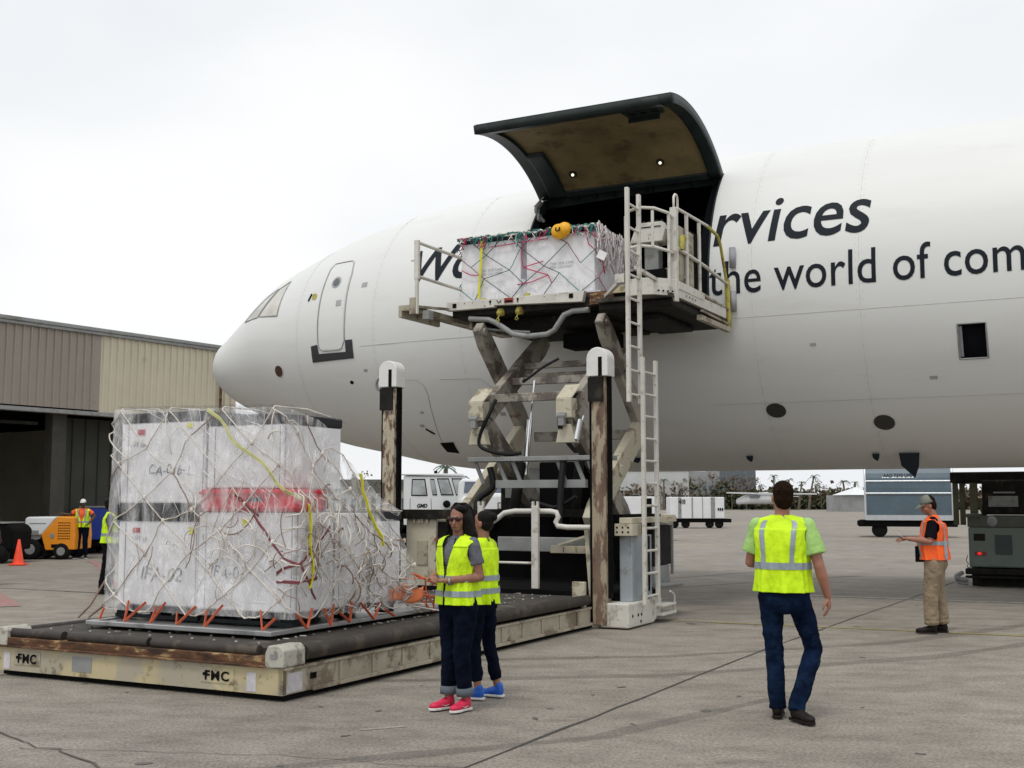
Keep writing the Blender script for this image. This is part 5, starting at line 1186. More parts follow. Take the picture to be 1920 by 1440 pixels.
person('person in yellow vest and dark trousers half hidden behind the left edge of the crates',(-7.34,21.6),(.95,.3),1.72,dict(
 skin=M_skin3,w=1.0,legs={-1:((-.10,.03,.49),(-.11,0,.085),(-.12,.2,0)),1:((.10,-.06,.49),(.11,-.12,.085),(.12,.08,0))},
 arms={-1:((-.22,.0,1.14),(-.2,.2,1.0),(.1,.9,-.3),(1,0,0),.4),1:((.22,.0,1.14),(.2,.2,1.0),(-.1,.9,-.3),(-1,0,0),.4)},
 shirt=M_tshirt,shirt_fit=1.0,sleeve=.6,trousers=M_blackc,trouser_fit=1.0,leg_r=(.095,.072,.066),shoe=M_tyre,sole=M_tyre,hairstyle='short',hair=M_hair,vest=vb6))
person('person in yellow vest cut off by the left edge of the picture',(-10.53,23.8),(.3,.95),1.70,dict(
 skin=M_skin3,w=1.0,legs={-1:((-.10,.03,.49),(-.11,0,.085),(-.12,.2,0)),1:((.10,0,.49),(.11,0,.085),(.12,.2,0))},
 arms={-1:((-.22,.0,1.14),(-.2,.1,.95),(.1,.5,-.9),(1,0,0),.4),1:((.22,.0,1.14),(.2,.1,.95),(-.1,.5,-.9),(-1,0,0),.4)},
 shirt=M_tshirt,shirt_fit=1.0,sleeve=.6,trousers=M_blackc,trouser_fit=1.0,leg_r=(.095,.072,.066),shoe=M_tyre,sole=M_tyre,hairstyle='short',hair=M_hair,vest=vb6))
# ---------------- hangar and its yard ----------------
EX=R_(34.2); e_=Vector((math.sin(EX),math.cos(EX),0)); nf=Vector((-math.cos(EX),math.sin(EX),0)) # along the wall / into the building
HA=Vector((-12.6,38,0))
M_clad1=mat('cladding_grey_brown',(.30,.265,.225),.6,0,.05,1,dirt=((.2,.18,.15),.6,2,.4)); M_clad2=mat('cladding_beige',(.58,.53,.41),.6,0,.05,1,dirt=((.36,.31,.2),.6,2,.4))
hg=thing('hangar','low beige and brown ribbed metal hangar with a dark open front','hangar',tuple(HA))
hg.rotation_euler=(0,0,math.atan2(e_.y,e_.x))   # local x along wall, local y into building (left)
def clad(t0,t1,z0,z1,mt,name,rib=.46,parent=None,y=0):
    m=MB(); m.box((t0,y,z0),(t1,y+.08,z1)); q=m.build(name,mt,parent or hg)
    m=MB(); x=t0+.1
    while x<t1-.1:
        m.prism([(x-.035,y,z0),(x+.035,y,z0),(x+.02,y-.05,z0),(x-.02,y-.05,z0)],(0,0,z1-z0)); x+=rib
    m.build('ribs',mt,q); return q
clad(-30,-.95,4.55,6.95,M_clad1,'cladding',.27); clad(-.95,3.9,4.5,6.95,M_clad2,'cladding',.27)
m=MB(); m.box((-30,-.12,6.95),(4.1,.35,7.05)); m.box((-30,-.16,7.05),(4.15,.4,7.17)); m.build('eaves_gutter',M_lgrey,hg,bevel=.02)
m=MB(); m.add([(-30,.1,7.16),(4.1,.1,7.16),(4.1,14,8.6),(-30,14,8.6)],[(0,1,2,3)]); m.build('roof',M_clad1,hg)
m=MB(); m.box((-30,-.05,4.38),(3.95,.3,4.5)); m.build('lintel_beam',M_lgrey,hg)
m=MB(); m.tube([(3.98,-.1,6.95),(3.98,-.1,4.4),(3.98,-.1,0)],.05,8); m.box((3.88,-.15,6.2),(4.06,-.02,6.26)); m.box((3.88,-.15,4.7),(4.06,-.02,4.76)); m.build('downpipe',M_rust,hg)
clad(4.2,5.15,3.0,6.15,M_clad2,'cladding',.3,y=.4)
m=MB(); m.box((3.85,0,0),(4.1,14,6.95)); m.build('end_wall',M_clad2,hg)
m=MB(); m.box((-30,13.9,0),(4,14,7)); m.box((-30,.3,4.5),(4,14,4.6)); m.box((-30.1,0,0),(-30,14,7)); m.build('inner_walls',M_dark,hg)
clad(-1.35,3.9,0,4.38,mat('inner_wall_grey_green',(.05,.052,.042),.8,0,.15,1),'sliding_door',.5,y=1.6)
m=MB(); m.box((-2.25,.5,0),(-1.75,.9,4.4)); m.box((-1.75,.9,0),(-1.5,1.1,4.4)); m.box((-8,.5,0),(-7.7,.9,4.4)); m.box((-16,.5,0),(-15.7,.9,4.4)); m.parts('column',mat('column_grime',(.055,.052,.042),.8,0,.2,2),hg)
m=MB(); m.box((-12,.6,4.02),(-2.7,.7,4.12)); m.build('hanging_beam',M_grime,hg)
def GX(px,Y): return (px-960)/2211*Y
def GZ(py,Y): return 1.68+(940-py)/2211*Y
# blue bin
t=thing('blue_bin','large blue open top bin behind the worker','bin',(GX(192,37.5),38.0,0),.1); 
m=MB(); m.prism([(-.75,0,.45),(1.0,0,.45),(1.0,0,1.48),(-.85,0,1.48)],(0,1.4,0)); m.build('bin_body',M_blue,t,bevel=.03)
m=MB(); m.box((-.88,-.03,1.48),(1.02,1.43,1.53)); m.build('bin_rim',M_lgrey,t); m=MB(); m.box((.1,-.012,1.15),(.7,-.002,1.36)); m.build('bin_marking',mat('bin_mark_orange_brown',(.30,.10,.04),.6),t)
m=MB()
for x in(-.6,.75):
    for y in(.2,1.2): m.lathe([(.001,0),(.2,0),(.2,.12),(.001,.12)],(x,y,.2),(0,1,0),14)
m.box((-.7,.1,.25),(.9,1.3,.45)); m.build('bin_undercarriage',M_dark,t)
# tug: white hood, orange grille side
t=thing('tow_tug','low ground tug with white hood and orange ventilated front panel','tug',(GX(100,34.5),34.3,0),0)
def tp(px,py): return (GX(px,34.3)-GX(100,34.5),GZ(py,34.3))
m=MB(); m.prism([(x,0,z) for x,z in[tp(79,1002),tp(110,968),tp(140,970),tp(143,1005),tp(142,1030),tp(88,1031)]],(0,1.4,0)); fpn=m.build('front_shell',M_gorange,t,bevel=.03)
m=MB()
for j in range(7):
    for i in range(7):
        x,z=tp(112+i*3.4,980+j*4.9)
        if z<9: m.box((x-.018,-.008,z-.012),(x+.018,-.002,z+.012))
m.build('vent_slots',M_dark,fpn); m=MB(); x,z=tp(100,1004); m.disc((x,-.002,z),(0,-1,0),.07,16,0,.012); m.build('round_badge',M_lgrey,fpn)
m=MB(); x,z=tp(107,1023); m.box((x-.12,-.01,z-.05),(x+.12,-.002,z+.05)); m.build('tow_slot',M_dark,fpn)
m=MB(); m.prism([(x,0,z) for x,z in[tp(48,1003),tp(48,973),tp(52,969),tp(108,969),tp(80,1003)]],(0,1.3,0)); hd_=m.build('hood',M_truckw,t,bevel=.04)
m=MB(); x,z=tp(70,981); m.box((x-.2,-.008,z-.012),(x+.28,-.002,z+.012)); x,z=tp(66,996); m.box((x-.14,-.008,z-.07),(x+.14,-.002,z+.03)); m.build('hood_vent',M_lgrey,hd_)
m=MB(); m.prism([(x,0.05,z) for x,z in[tp(20,1017),tp(20,992),tp(48,992),tp(80,1003),tp(76,1010),tp(48,1020)]],(0,1.25,0)); m.build('footwell_body',M_lgrey,t,bevel=.02)
m=MB(); m.prism([(x,.1,z) for x,z in[tp(5,1045),tp(5,1005),tp(60,1012),tp(90,1028),tp(130,1031),tp(130,1038),tp(40,1048)]],(0,1.2,0)); m.build('chassis',M_dark,t)
m=MB(); x,z=tp(66,1003); m.box((x-.12,.1,z-.05),(x+.14,.5,z+.08)); m.build('seat',M_netr,t,bevel=.03)
for px,py,r in((60,1034,.30),(118,1038,.24)):
    for y in(-.02,1.15):
        x,z=tp(px,py); m=MB(); m.lathe([(.001,0),(r*.6,0),(r*.92,0),(r,.04),(r,.18),(r*.92,.22),(.001,.22)],(x,y,r+.0),(0,1,0),22); wq=m.build('wheel',M_tyre,t); m=MB(); m.disc((x,y-.004,r),(0,-1,0),r*.5,16,0,.01); m.build('hub',M_lgrey,wq)
# dark vehicle at far left edge
t=thing('dark_cart','low dark covered cart at the left edge beside the cone','cart',(GX(8,32),32,0),0)
m=MB(); m.prism([(-2.2,0,.35),(.25,0,.35),(.28,0,.9),(.15,0,1.05),(-2.2,0,1.08)],(0,1.3,0)); m.build('cart_body',M_dark,t,bevel=.06); m=MB(); m.box((-2.2,-.02,1.08),(.08,1.3,1.11)); m.build('cart_top_edge',M_lgrey,t)
m=MB()
for x in(-1.6,-.1): m.lathe([(.001,0),(.25,0),(.25,.2),(.001,.2)],(x,-.02,.25),(0,1,0),16)
m.parts('wheel',M_tyre,t)
# cone
t=thing('traffic_cone','orange traffic cone on the tarmac in front of the tug','cone',(GX(39,31.3),31.3,.009)); m=MB(); m.box((-.2,-.2,0),(.2,.2,.035)); m.build('cone_base',M_cone,t,bevel=.01)
m=MB(); m.lathe([(.15,.034),(.13,.1),(.03,.66),(.022,.67),(.001,.67)],n=24); m.build('cone_body',M_cone,t)
# ---------------- vehicles and containers beyond ----------------
Y=42
t=thing('crane_truck','white truck with big side windows and black GMD lettering on the door','truck',(GX(812,Y),Y,0)); X0=GX(812,Y)
def q_(px,py,y=0): return (GX(px,Y)-X0,y,GZ(py,Y))
m=MB(); m.prism([q_(757,990),q_(756,893),q_(868,893),q_(876,898),q_(890,945),q_(886,985),q_(846,988)],(0,2.3,0)); cab=m.build('cab_body',M_truckw,t,bevel=.04)
m=MB(); m.prism([q_(752,891,-.05),q_(752,888,-.05),q_(868,888,-.05),q_(872,893,-.05)],(0,2.4,0)); m.build('cab_roof',M_truckw,t,bevel=.02)
def win(pl,name='window'):
    c=Vector((0,0,0)); 
    for a in pl: c+=Vector(q_(*a))
    c/=len(pl); m=MB(); m.prism([Vector(q_(*a,-.012)) for a in pl],(0,.02,0)); w_=m.build(name,M_dark,cab,bevel=.01)
    m=MB(); m.prism([c+(Vector(q_(*a,-.02))-c)*.86+Vector((0,-.018,0)) for a in pl],(0,.01,0)); m.build('pane',M_glassw,w_)
M_glassw=mat('truck_window_glass',(.42,.45,.46),.08,0,.5,.8)
win([(771,930),(772,898),(797,898),(802,930)]); win([(811,929),(806,898),(814,898),(820,929)]); win([(827,929),(819,897),(841,897),(851,929)]); win([(855,929),(846,897),(866,897),(876,929)])
m=MB(); a=Vector(q_(769,968,-.006)); b=Vector(q_(810,893,-.006))
for p1,p2 in(((769,934),(769,968)),((769,968),(810,968)),((810,968),(808,934))): m.beam(q_(*p1,-.004),q_(*p2,-.004),.012,.012)
m.build('door_line',M_dark,cab)
text_obj('GMD',1,lambda x,y:Vector((q_(782,952)[0]+x,-.012,GZ(951.5,Y)+y)),M_dark,cab,'lettering',bold=.04,shear=.2,width=.37,height=.135)
m=MB(); x,_,z=q_(838,945); m.lathe([(.001,0),(.11,0),(.13,.03),(.13,.2),(.001,.2)],(x,-.25,z),(0,1,0),18); m.build('spotlight',M_dark,t)
m=MB(); m.box((GX(752,Y)-X0,0,.55),(GX(885,Y)-X0,2.2,.85)); m.box((GX(740,Y)-X0,.2,.6),(GX(757,Y)-X0,2.2,1.1)); m.build('truck_chassis',M_dark,t)
for px in(768,856):
    for y in(0,2.0): m=MB(); x=GX(px,Y)-X0; m.lathe([(.001,0),(.3,0),(.46,.02),(.5,.06),(.5,.24),(.46,.28),(.001,.28)],(x,y,.5),(0,1,0),22); m.build('wheel',M_tyre,t)
m=MB(); m.tube([q_(880,930,-.1),q_(883,900,-.1),q_(873,893,-.1)],.02,6); m.box(Vector(q_(874,925,-.3)),Vector(q_(880,900,-.25))); m.build('mirror',M_dark,t)
m=MB(); m.tube([q_(815,888,.5),q_(815,882,.5)],.06,8); m.build('roof_beacon',M_dark,t)
# second white truck, hood towards us
Y2=40; t=thing('bonnet_truck','white truck with rounded bonnet behind the loader, right of the lettered truck','truck',(GX(915,Y2),Y2,0)); X2=GX(915,Y2)
def q2(px,py,y=0): return (GX(px,Y2)-X2,y,GZ(py,Y2))
m=MB(); m.prism([q2(858,985),q2(862,935),q2(880,926),q2(960,924),q2(972,932),q2(975,985)],(0,1.8,0)); hb_=m.build('bonnet',M_truckw,t,bevel=.12)
m=MB(); m.prism([q2(850,990,1.6),q2(855,905,1.6),q2(862,896,1.6),q2(965,896,1.6),q2(975,905,1.6),q2(978,990,1.6)],(0,2,0)); cb_=m.build('cab_body',M_truckw,t,bevel=.08)
m=MB(); m.prism([q2(866,924,1.58),q2(868,902,1.58),q2(958,902,1.58),q2(962,924,1.58)],(0,.03,0)); m.build('windscreen',mat('windscreen_blue_grey',(.14,.16,.20),.1),cb_)
for px in(877,940):
    m=MB(); a=Vector(q2(px-7,955,-.02)); b=Vector(q2(px+7,942,-.02)); m.box(a,b+Vector((0,.03,0))); f_=m.build('headlight_frame',M_dark,hb_,bevel=.01); m=MB(); m.box(a+Vector((.03,-.01,.03)),b+Vector((-.03,.01,-.03))); m.build('headlight',M_glassp,f_)
m=MB(); m.box((-1,.0,.5),(1,3.6,.85)); 
for x in(-.95,.75): m.lathe([(.001,0),(.48,0),(.48,.25),(.001,.25)],(x,.5,.48),(1,0,0),20)
m.build('running_gear',M_tyre,t)
# flag-wave container and other white containers left of the cart
def cont(label,px0,px1,pt,pb,Y,d=2.0,gr=None,mt=M_truckw,wheels=True,seams=3,zb=None):
    x0,x1=GX(px0,Y),GX(px1,Y); t=thing('service_container',label,'container',((x0+x1)/2,Y,0),0,gr); z0,z1=GZ(pb,Y),GZ(pt,Y); h=(x1-x0)/2
    m=MB(); m.box((-h,0,z0),(h,d,z1)); q=m.build('container_box',mt,t,bevel=.04)
    m=MB()
    for k in range(1,seams): x=-h+2*h*k/seams; m.box((x-.015,-.008,z0+.05),(x+.015,-.002,z1-.05))
    if seams>1: m.build('door_seam',M_lgrey,q)
    m=MB(); m.box((-h-.15,.1,z0-.25),(h+.45,d-.1,z0-.02)); m.build('dolly_frame',M_dark,t)
    if wheels:
        for x in(-h+.3,-h+1.0,h-.9,h-.3):
            m=MB(); m.lathe([(.001,0),(.24,0),(.27,.04),(.27,.16),(.24,.2),(.001,.2)],(x,.15,.27),(0,1,0),16); m.build('wheel',M_tyre,t)
    return t,q,h,z0,z1
t,q,h,z0,z1=cont('white container with maroon wavy stripes seen behind the loader',1082,1122,905,972,50,wheels=True,seams=1)
M_wave=mat('wave_maroon',(.16,.05,.06),.6)
for k in range(4):
    m=MB(); zz=z1-.28-k*.36; xs_=[-.12+.6*i/16 for i in range(17)]; 
    vs=[(x,-.012,zz+.05*math.sin(x*14)+.07) for x in xs_]+[(x,-.012,zz+.05*math.sin(x*14)-.05) for x in xs_]; m.add(vs,[(i,i+1,i+18,i+17) for i in range(16)]); m.build('wave_stripe',M_wave,q)
t,q,h,z0,z1=cont('white service container just right of the ladder with a dark doorway',1168,1237,931,972,66,seams=2)
m=MB(); m.box((h-.9,-.02,z0),(h-.45,-.004,z1-.1)); m.build('doorway',M_dark,q)
t,q,h,z0,z1=cont('white container on a dolly with two doors and number 410, far behind the ladder',1256,1358,932,972,74,d=1.8,seams=1)
m=MB()
for f,wd in((.18,.10),(.41,.04),(.60,.02),(.79,.13)): x=-h+2*h*f; m.box((x-wd,-.02,z0),(x+wd,-.004,z1-.02))
m.build('door_frame',M_lgrey,q)
text_obj('410',1,lambda x,y:Vector((-h+.55+x,-.03,z1-.42+y)),M_dark,q,'lettering',bold=.04,width=.42,height=.28)
m=MB()
for i in range(3): m.box((h-.42+i*.13,-.03,z1-.85),(h-.33+i*.13,-.02,z1-.68))
m.build('small_marking',M_dark,q)
# low flatbed end beside ladder
t=thing('flat_dolly','low pale flatbed dolly just right of the ladder','dolly',(GX(1225,50),50,0)); m=MB(); m.prism([(-1.2,0,.62),(.75,0,.62),(.95,0,1.12),(-1.2,0,1.12)],(0,2,0)); m.build('bed',M_creamd,t,bevel=.02)
m=MB()
for x in(-.8,.5): m.lathe([(.001,0),(.3,0),(.3,.2),(.001,.2)],(x,.1,.3),(0,1,0),16)
m.parts('wheel',M_tyre,t); m=MB(); m.box((-1.1,.2,.3),(.6,1.8,.6)); m.build('axle_frame',M_dark,t)
# blue-grey igloo container
Y=55; x0,x1=GX(1626,Y),GX(1781,Y); t=thing('air_cargo_container','large blue grey curved top air cargo container on a dolly behind the man in orange','container',((x0+x1)/2,Y,0),-.31); h=(x1-x0)/2
z0=.82; z1=3.55; pr=[(0,z0),(0,2.3)]+[(.9-.9*math.cos(math.pi/2*k/8),2.3+(z1-2.3)*math.sin(math.pi/2*k/8)) for k in range(1,9)]+[(2.4,z1),(2.4,z0)]
m=MB(); m.prism([(-h,a,b) for a,b in pr],(2*h,0,0)); q=m.build('container_shell',M_cargoblue,t)
m=MB(); M_trim=mat('container_alloy_trim',(.60,.63,.66),.35,.6,.05)
for x in(-h,h): m.tube([(x,a-.01,b) for a,b in pr],.055,6)
for z,y in((2.62,.03),(2.05,-.01)): m.tube([(-h,y,z),(h,y,z)],.05,6)
m.box((-h,-.03,z0-.02),(h,-.004,z0+.22)); m.build('alloy_frame',M_trim,q)
m=MB(); m.prism([(-1.15,.08,2.78),(.25,.08,2.78),(.25,.22,3.02),(-1.15,.22,3.02)],(0,-.02,0)); l_=m.build('id_plate',M_truckw,q)
text_obj('AAD 7370 UPS',1,lambda x,y:Vector((-1.1+x,.055+(y)*.55,2.81+y)),M_navy,l_,'lettering',bold=.02,width=1.28,height=.16)
m=MB(); m.box((-h-.35,.1,.5),(h+.2,2.3,.80)); m.box((-h-.4,.0,.55),(-h-.1,.4,.78)); m.build('dolly_frame',M_dark,t,bevel=.03)
for x in(-h+.6,h-.6): m=MB(); m.lathe([(.001,0),(.3,0),(.36,.05),(.36,.2),(.3,.25),(.001,.25)],(x,.2,.36),(0,1,0),18); m.build('wheel',M_tyre,t)
# ground equipment at right
Y=23.6; t=thing('ground_power_truck','dark green grey service vehicle with a red tail lamp under the jet','service vehicle',(GX(1813,Y),Y,0),-TH)
def qr(px,py,y=0): return ((px-1813)/99.6,y,GZ(py,Y))
xr=3.2
m=MB(); m.box(qr(1813,1062),(xr,3,GZ(988,Y))); bd=m.build('rear_body',M_gse,t,bevel=.03)
m=MB(); m.box(qr(1862,1038,-.012),Vector(qr(1893,1002,-.002))); m.build('vent_panel',mat('vent_dark_green',(.035,.05,.05),.5),bd,bevel=.01)
m=MB(); m.box(qr(1823,1013,-.012),Vector(qr(1844,1000,-.002))); m.build('id_plate',M_grime,bd)
m=MB(); m.box(qr(1824,1040,-.03),Vector(qr(1845,1033,-.002))); l_=m.build('tail_lamp',mat('lamp_dark_red',(.25,.01,.01),.3),bd); m=MB(); m.ell(qr(1833,1036.5,-.03),(.04,.015,.03)); m.build('lit_bulb',M_tailr,l_)
m=MB(); m.box(qr(1806,1075,-.1),(xr,.4,GZ(1064,Y))); m.box(qr(1806,1082,-.12),(xr,0,GZ(1077,Y))); m.box(qr(1815,1100,.2),(xr,2.6,GZ(1075,Y))); m.box(qr(1828,1107,.1),Vector(qr(1838,1095,.5))); m.build('bumper_frame',M_grime,t,bevel=.02)
m=MB(); m.tube([qr(1812,1085,-.2),qr(1790,1082,-.2),qr(1788,1079,-.1),qr(1800,1072,.0)],.045,8); m.tube([qr(1812,1092,-.2),qr(1792,1090,-.2)],.03,8); m.build('tow_bar',M_lgrey,t)
m=MB(); m.box(qr(1812,988),(xr,2.6,GZ(968,Y))); m.box(qr(1810,970,-.05),Vector(qr(1838,963,.3))); m.build('upper_panel',mat('upper_panel_olive',(.09,.10,.08),.6,0,.2,3),t,bevel=.02)
m=MB(); m.ell(qr(1858,977,-.0),(.10,.03,.10)); m.build('round_lamp',M_bump,t)
m=MB(); m.box(qr(1838,965,.3),(xr,2.6,GZ(900,Y))); m.box(qr(1776,905,.5),(xr,2.2,GZ(884,Y))); m.build('equipment_stack',M_grime,t,bevel=.03); m=MB(); m.box(qr(1850,950,.28),Vector(qr(1905,930,.299))); m.box(qr(1860,925,.28),Vector(qr(1900,922,.299))); m.build('equipment_bracket',M_lgrey,t)
m=MB()
for px in(1785,1798): m.beam(qr(px,905,.6),qr(px,985,.6),.10,.10)
m.beam(qr(1822,905,.4),qr(1822,966,.4),.14,.14); m.beam(qr(1828,935,.4),qr(1842,968,.4),.08,.08); m.build('upright_frame',mat('frame_olive',(.10,.095,.05),.6,0,.2,3),t)
m=MB(); m.tube([qr(1811,1040,-.05),qr(1808,1050,-.05),qr(1812,1056,-.05),qr(1809,1060,-.05),qr(1812,1064,-.05)],.008,5); m.build('chain',M_dark,t)
for px in(1850,1925):
    m=MB(); m.lathe([(.001,0),(.35,0),(.38,.05),(.38,.25),(.001,.3)],qr(px,1070,.5)[:2]+(.38,),(0,1,0),20); m.build('wheel',M_tyre,t)
# parked single engine aircraft
Y=222; t=thing('light_aircraft','small white high wing propeller plane parked at the far edge of the apron','light aircraft',(GX(1455,Y),Y,0)); X3=GX(1455,Y)
def qa(px,py,y=0): return Vector((GX(px,Y)-X3,y,GZ(py,Y)-.0))
m=MB(); m.tube([qa(1379,942),qa(1384,941,.2),qa(1395,938,.3),qa(1410,935,.6),qa(1440,934,1.5),qa(1470,936,4),qa(1495,936,8)],1,14,rs=[.12,.55,.8,1.05,1.15,.8,.25]); m.build('fuselage',M_truckw,t)
m=MB(); m.prism([qa(1361,923,-2),qa(1361,925,-2),qa(1430,927,-.2),qa(1540,927,3),qa(1540,925,3),qa(1430,924,-.2)],(0,1.6,0)); m.build('wing',M_truckw,t)
m=MB(); m.prism([qa(1405,930,-.9),qa(1412,928,-.9),qa(1424,928,-.9),qa(1424,933,-.9),qa(1405,933,-.9)],(0,1.8,0)); m.build('cockpit_window',M_glass,t)
m=MB(); m.prism([qa(1488,936,8),qa(1500,912,8.5),qa(1508,912,8.5),qa(1502,936,8)],(0,.25,0)); m.prism([qa(1490,930,7),qa(1515,930,7),qa(1515,931,7),qa(1490,931,7)],(0,1.2,0)); m.build('tail_fin',M_truckw,t)
m=MB(); m.box(qa(1378,951,-.2),qa(1379.5,932,-.1)); m.build('propeller',M_dark,t)
m=MB(); m.tube([qa(1392,942),qa(1391,951)],.1,6); m.tube([qa(1412,942,.5),qa(1411,951,.5)],.1,6)
for px in(1391,1411): m.ell(qa(px,951.5,.2),(.45,.3,.45))
m.build('landing_gear',M_dark,t)
# ---------------- far buildings ----------------
def bld(name,label,px0,px1,pt,Y,mt,d=15,roof=None,wins=None,zb=0,cat='building'):
    x0,x1=GX(px0,Y),GX(px1,Y); t=thing(name,label,cat,((x0+x1)/2,Y,0)); h=(x1-x0)/2; z1=GZ(pt,Y)
    m=MB(); m.box((-h,0,zb),(h,d,z1)); q=m.build('wall',mt,t)
    if roof: m=MB(); m.box((-h-.4,-.4,z1),(h+.4,d+.4,z1+roof[0])); m.build('roof',roof[1],t)
    if wins:
        n,za,zb_,wf=wins; 
        for k in range(n):
            x=-h+2*h*(k+.5)/n; ww=h/n*wf; m=MB(); m.box((x-ww,-.06,za),(x+ww,-.01,zb_)); m.build('window',M_glass,t)
    return t,h,z1
M_bw=mat('far_wall_white',(.50,.51,.50),.7,0,.08,.3); M_bg=mat('far_wall_grey',(.30,.31,.31),.7,0,.2,.3); M_bb=mat('far_facade_blue_grey',(.13,.15,.19),.4,0,.2,.3)
bld('terminal_building','long low white building with a dark roof beyond the left mast',560,1010,918,85,M_bw,roof=(.72,mat('far_roof_dark',(.10,.11,.10),.8,0,.5,.4)),wins=(24,.9,1.9,.4))
t,h,z1=bld('office_building','blue grey office block beyond the trees',1345,1418,872,260,M_bb,wins=(4,6.6,8.6,.8))
bld('warehouse','pale warehouse beyond the scrub right of the ladder',1120,1292,878,240,M_bw,roof=(.6,M_bw),wins=(6,2,3,.4))
bld('annex_building','grey building between the warehouse and the office block',1292,1350,884,250,M_bg,wins=(5,4,5,.5))
bld('shed','dark shed with a white hipped roof by the blue grey container',1596,1640,928,190,M_bg,cat='shed')
m=MB(); x0,x1=GX(1592,190),GX(1644,190); z=GZ(928,190); m.add([(x0,189.5,z),(x1,189.5,z),(x1,200,z),(x0,200,z),((x0+x1)/2,194,z+1.3)],[(0,1,4),(1,2,4),(2,3,4),(3,0,4)])
tag(m.build('shed_canopy',M_truckw,base=((x0+x1)/2,195,z)),'white hipped canopy roof on the dark shed','canopy')
# ---------------- vegetation ----------------
M_leaf=mat('scrub_leaf',(.055,.075,.028),.8,0,.35,.5,dirt=((.11,.085,.05),.5,.3,.7)); M_leafb=mat('scrub_brown',(.15,.11,.075),.85,0,.4,.5); M_bark=mat('bark_grey_brown',(.14,.11,.085),.9,0,.2,3); M_palm=mat('palm_green',(.05,.10,.045),.7,0,.3,1)
def leaves(mb,c,r,n,sz,rr,mi=0):
    for _ in range(n):
        while True:
            q=Vector((rr.uniform(-1,1),rr.uniform(-1,1),rr.uniform(-1,1)))
            if q.length<1: break
        p_=Vector((c[0]+q.x*r[0],c[1]+q.y*r[1],c[2]+q.z*r[2])); a=Vector((rr.gauss(0,1),rr.gauss(0,1),rr.gauss(0,1))).normalized(); b=a.cross(Vector((rr.gauss(0,1),rr.gauss(0,1),rr.gauss(0,1)))).normalized(); s=sz*rr.uniform(.5,1.3)
        mb.add([p_-a*s-b*s*.5,p_+a*s*.2-b*s*.7,p_+a*s,p_+b*s*.6],[(0,1,2,3)],mi)
rr=random.Random(77); mb=MB()
for k in range(340):
    px=rr.uniform(960,2100); Yv=rr.uniform(262,300) if px<1400 and k%2 else rr.uniform(236,262)
    if 1300<px<1560 and Yv<245: Yv=rr.uniform(246,262)
    hh=rr.uniform(2.8,4.9)*(1.3 if px<1380 else 1.0); x=GX(px,Yv); leaves(mb,(x,Yv,hh*.5),(rr.uniform(2,5),2.5,hh*.55),85,.5,rr,1 if rr.random()<(.55 if px<1420 else .25) else 0)
mb.grid(lambda u,v: Vector((GX(900+1250*u,252),250+4*math.sin(v*math.pi)*0+6*v,(3.3+1.1*noise.noise(Vector((u*60,v*2,0)))+.8*noise.noise(Vector((u*160,v*3,5))))*math.sin(math.pi*min(v*.9+.02,1)))),420,6,smooth=False)
for k in range(5200):
    px=rr.uniform(900,2150); Yv=rr.uniform(246,251); z=abs(rr.gauss(1.6,1.3)); leaves(mb,(GX(px,Yv),Yv,z),(.9,.9,.7),1,.55,rr,1 if rr.random()<.2 else 0)
tag(mb.build('scrub_belt',[M_leaf,M_leafb],base=(GX(1400,250),250,0),fixn=False),'belt of dark green and brown scrub along the far edge of the apron','scrub',kind='stuff')
mb=MB(); mb.add([(GX(900,235),232,.02),(GX(2200,235),232,.02),(GX(2200,300),320,.02),(GX(900,300),320,.02)],[(0,1,2,3)]); struct(mb.build('grass_verge',mat('verge_dry_green',(.10,.105,.05),.9,0,.3,.1)))
def bare_tree(px,Yv,H,seed,label,leafy=0):
    rr=random.Random(seed); x=GX(px,Yv); t=thing('bare_tree',label,'tree',(x,Yv,0),0,'storm stripped trees behind the apron'); m=MB(); tips=[]
    def br(p_,d,l,r,lv):
        q=p_+d*l; m.tube([p_,(p_+q)/2+Vector((rr.uniform(-1,1),rr.uniform(-1,1),0))*l*.06,q],r,5,cap=False,rs=[r,r*.85,r*.6]); tips.append(q)
        if lv<4:
            for _ in range(rr.choice((2,3,3))): nd=(d+Vector((rr.gauss(0,.45),rr.gauss(0,.45),rr.gauss(.1,.3)))).normalized(); br(q,nd,l*rr.uniform(.6,.8),r*.6,lv+1)
    br(Vector((0,0,0)),Vector((0,0,1)),H*.32,H*.016,0); m.build('trunk',M_bark,t,fixn=False)
    m=MB()
    for q in tips[6:]: leaves(m,q,(.35*H/7,.35*H/7,.35*H/7),2+leafy,.16*H/7,rr)
    m.build('crown',M_leafb,t,fixn=False)
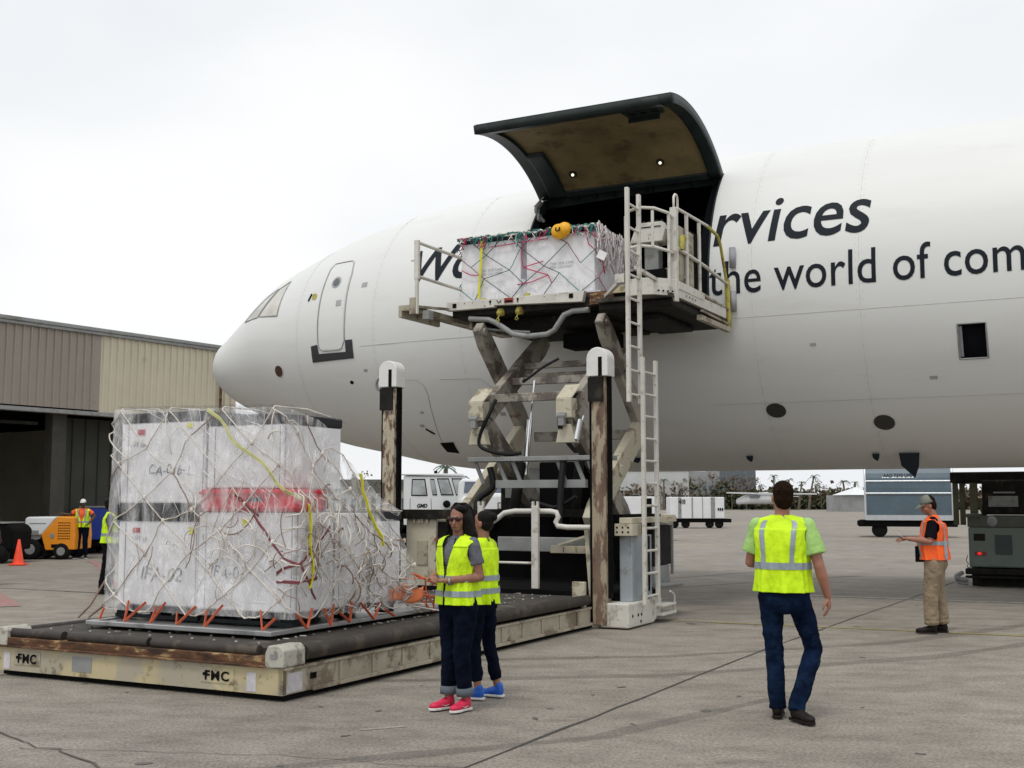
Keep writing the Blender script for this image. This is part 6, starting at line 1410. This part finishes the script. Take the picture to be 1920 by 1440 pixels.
for i,(px,Yv,H,lb) in enumerate(((1300,240,8.2,'bare brown tree in front of the grey annex building'),(1330,243,8.5,'bare brown tree left of the office block'),(1372,244,8.0,'bare tree in front of the office block, behind the plane wing'),(1400,243,7.6,'bare tree at the right corner of the office block'),(1425,248,6.5,'bare tree just left of the tall man'),(1540,240,6.0,'thin bare tree right of the tall man between palms'),(1565,240,5.6,'low bare tree left of the shed'),(1270,238,6,'bare tree in front of the pale warehouse'),(1215,238,6.5,'bare tree seen through the ladder rungs'))): bare_tree(px,Yv,H,40+i,lb,1)
bare_tree(672,60,3.5,61,'thin leafless sapling above the wrapped stack, left of the near mast')
def palm(px,pt,Yv,seed,label,n=12,lean=0):
    rr=random.Random(seed); x=GX(px,Yv); H=GZ(pt,Yv); t=thing('palm_tree',label,'palm',(x,Yv,0),0,'wind stripped palms behind the apron'); m=MB()
    m.tube([(0,0,0),(lean*.4,0,H*.5),(lean,0,H)],.2,8,rs=[.28,.2,.16]); m.build('trunk',M_bark,t)
    m=MB(); top=Vector((lean,0,H))
    for k in range(n):
        a=rr.uniform(0,6.28); el=rr.uniform(-.2,1.0); L_=H*.26*rr.uniform(.7,1.15); P=[]
        for s in range(6): f=s/5; P.append(top+Vector((math.cos(a)*f*L_*math.cos(el),math.sin(a)*f*L_*math.cos(el),L_*(f*math.sin(el)-f*f*.75))))
        for i in range(5):
            d=(P[i+1]-P[i]).normalized(); sd_=d.cross(Vector((0,0,1))).normalized(); ll=L_*.22*(1-.6*i/5)
            for j in range(4):
                c=P[i].lerp(P[i+1],j/4)
                for sg in(-1,1): e=c+sd_*sg*ll*.6+d*ll*.6-Vector((0,0,ll*.5)); m.add([c,c+d*.06*H/7,e],[(0,1,2)])
        m.tube(P,.03,4,cap=False)
    m.build('crown',M_palm,t,fixn=False)
palm(1452,893,236,1,'tall palm with drooping fronds above the small plane'); palm(1480,900,238,2,'slim palm just right of the tall man, the shortest crown',8); palm(1497,905,238,3,'leaning palm left of the two blown palms',9,.8); palm(1516,893,236,4,'tall palm with fronds blown to one side, right of the tall man',11,1.2)
palm(1587,903,210,5,'palm with ragged fronds left of the shed',12,-.5); palm(1604,905,212,6,'palm beside the white hipped roof',9); palm(1245,900,236,7,'palm seen right of the ladder',9)
palm(836,876,100,8,'palm head rising above the lettered truck roof',12)
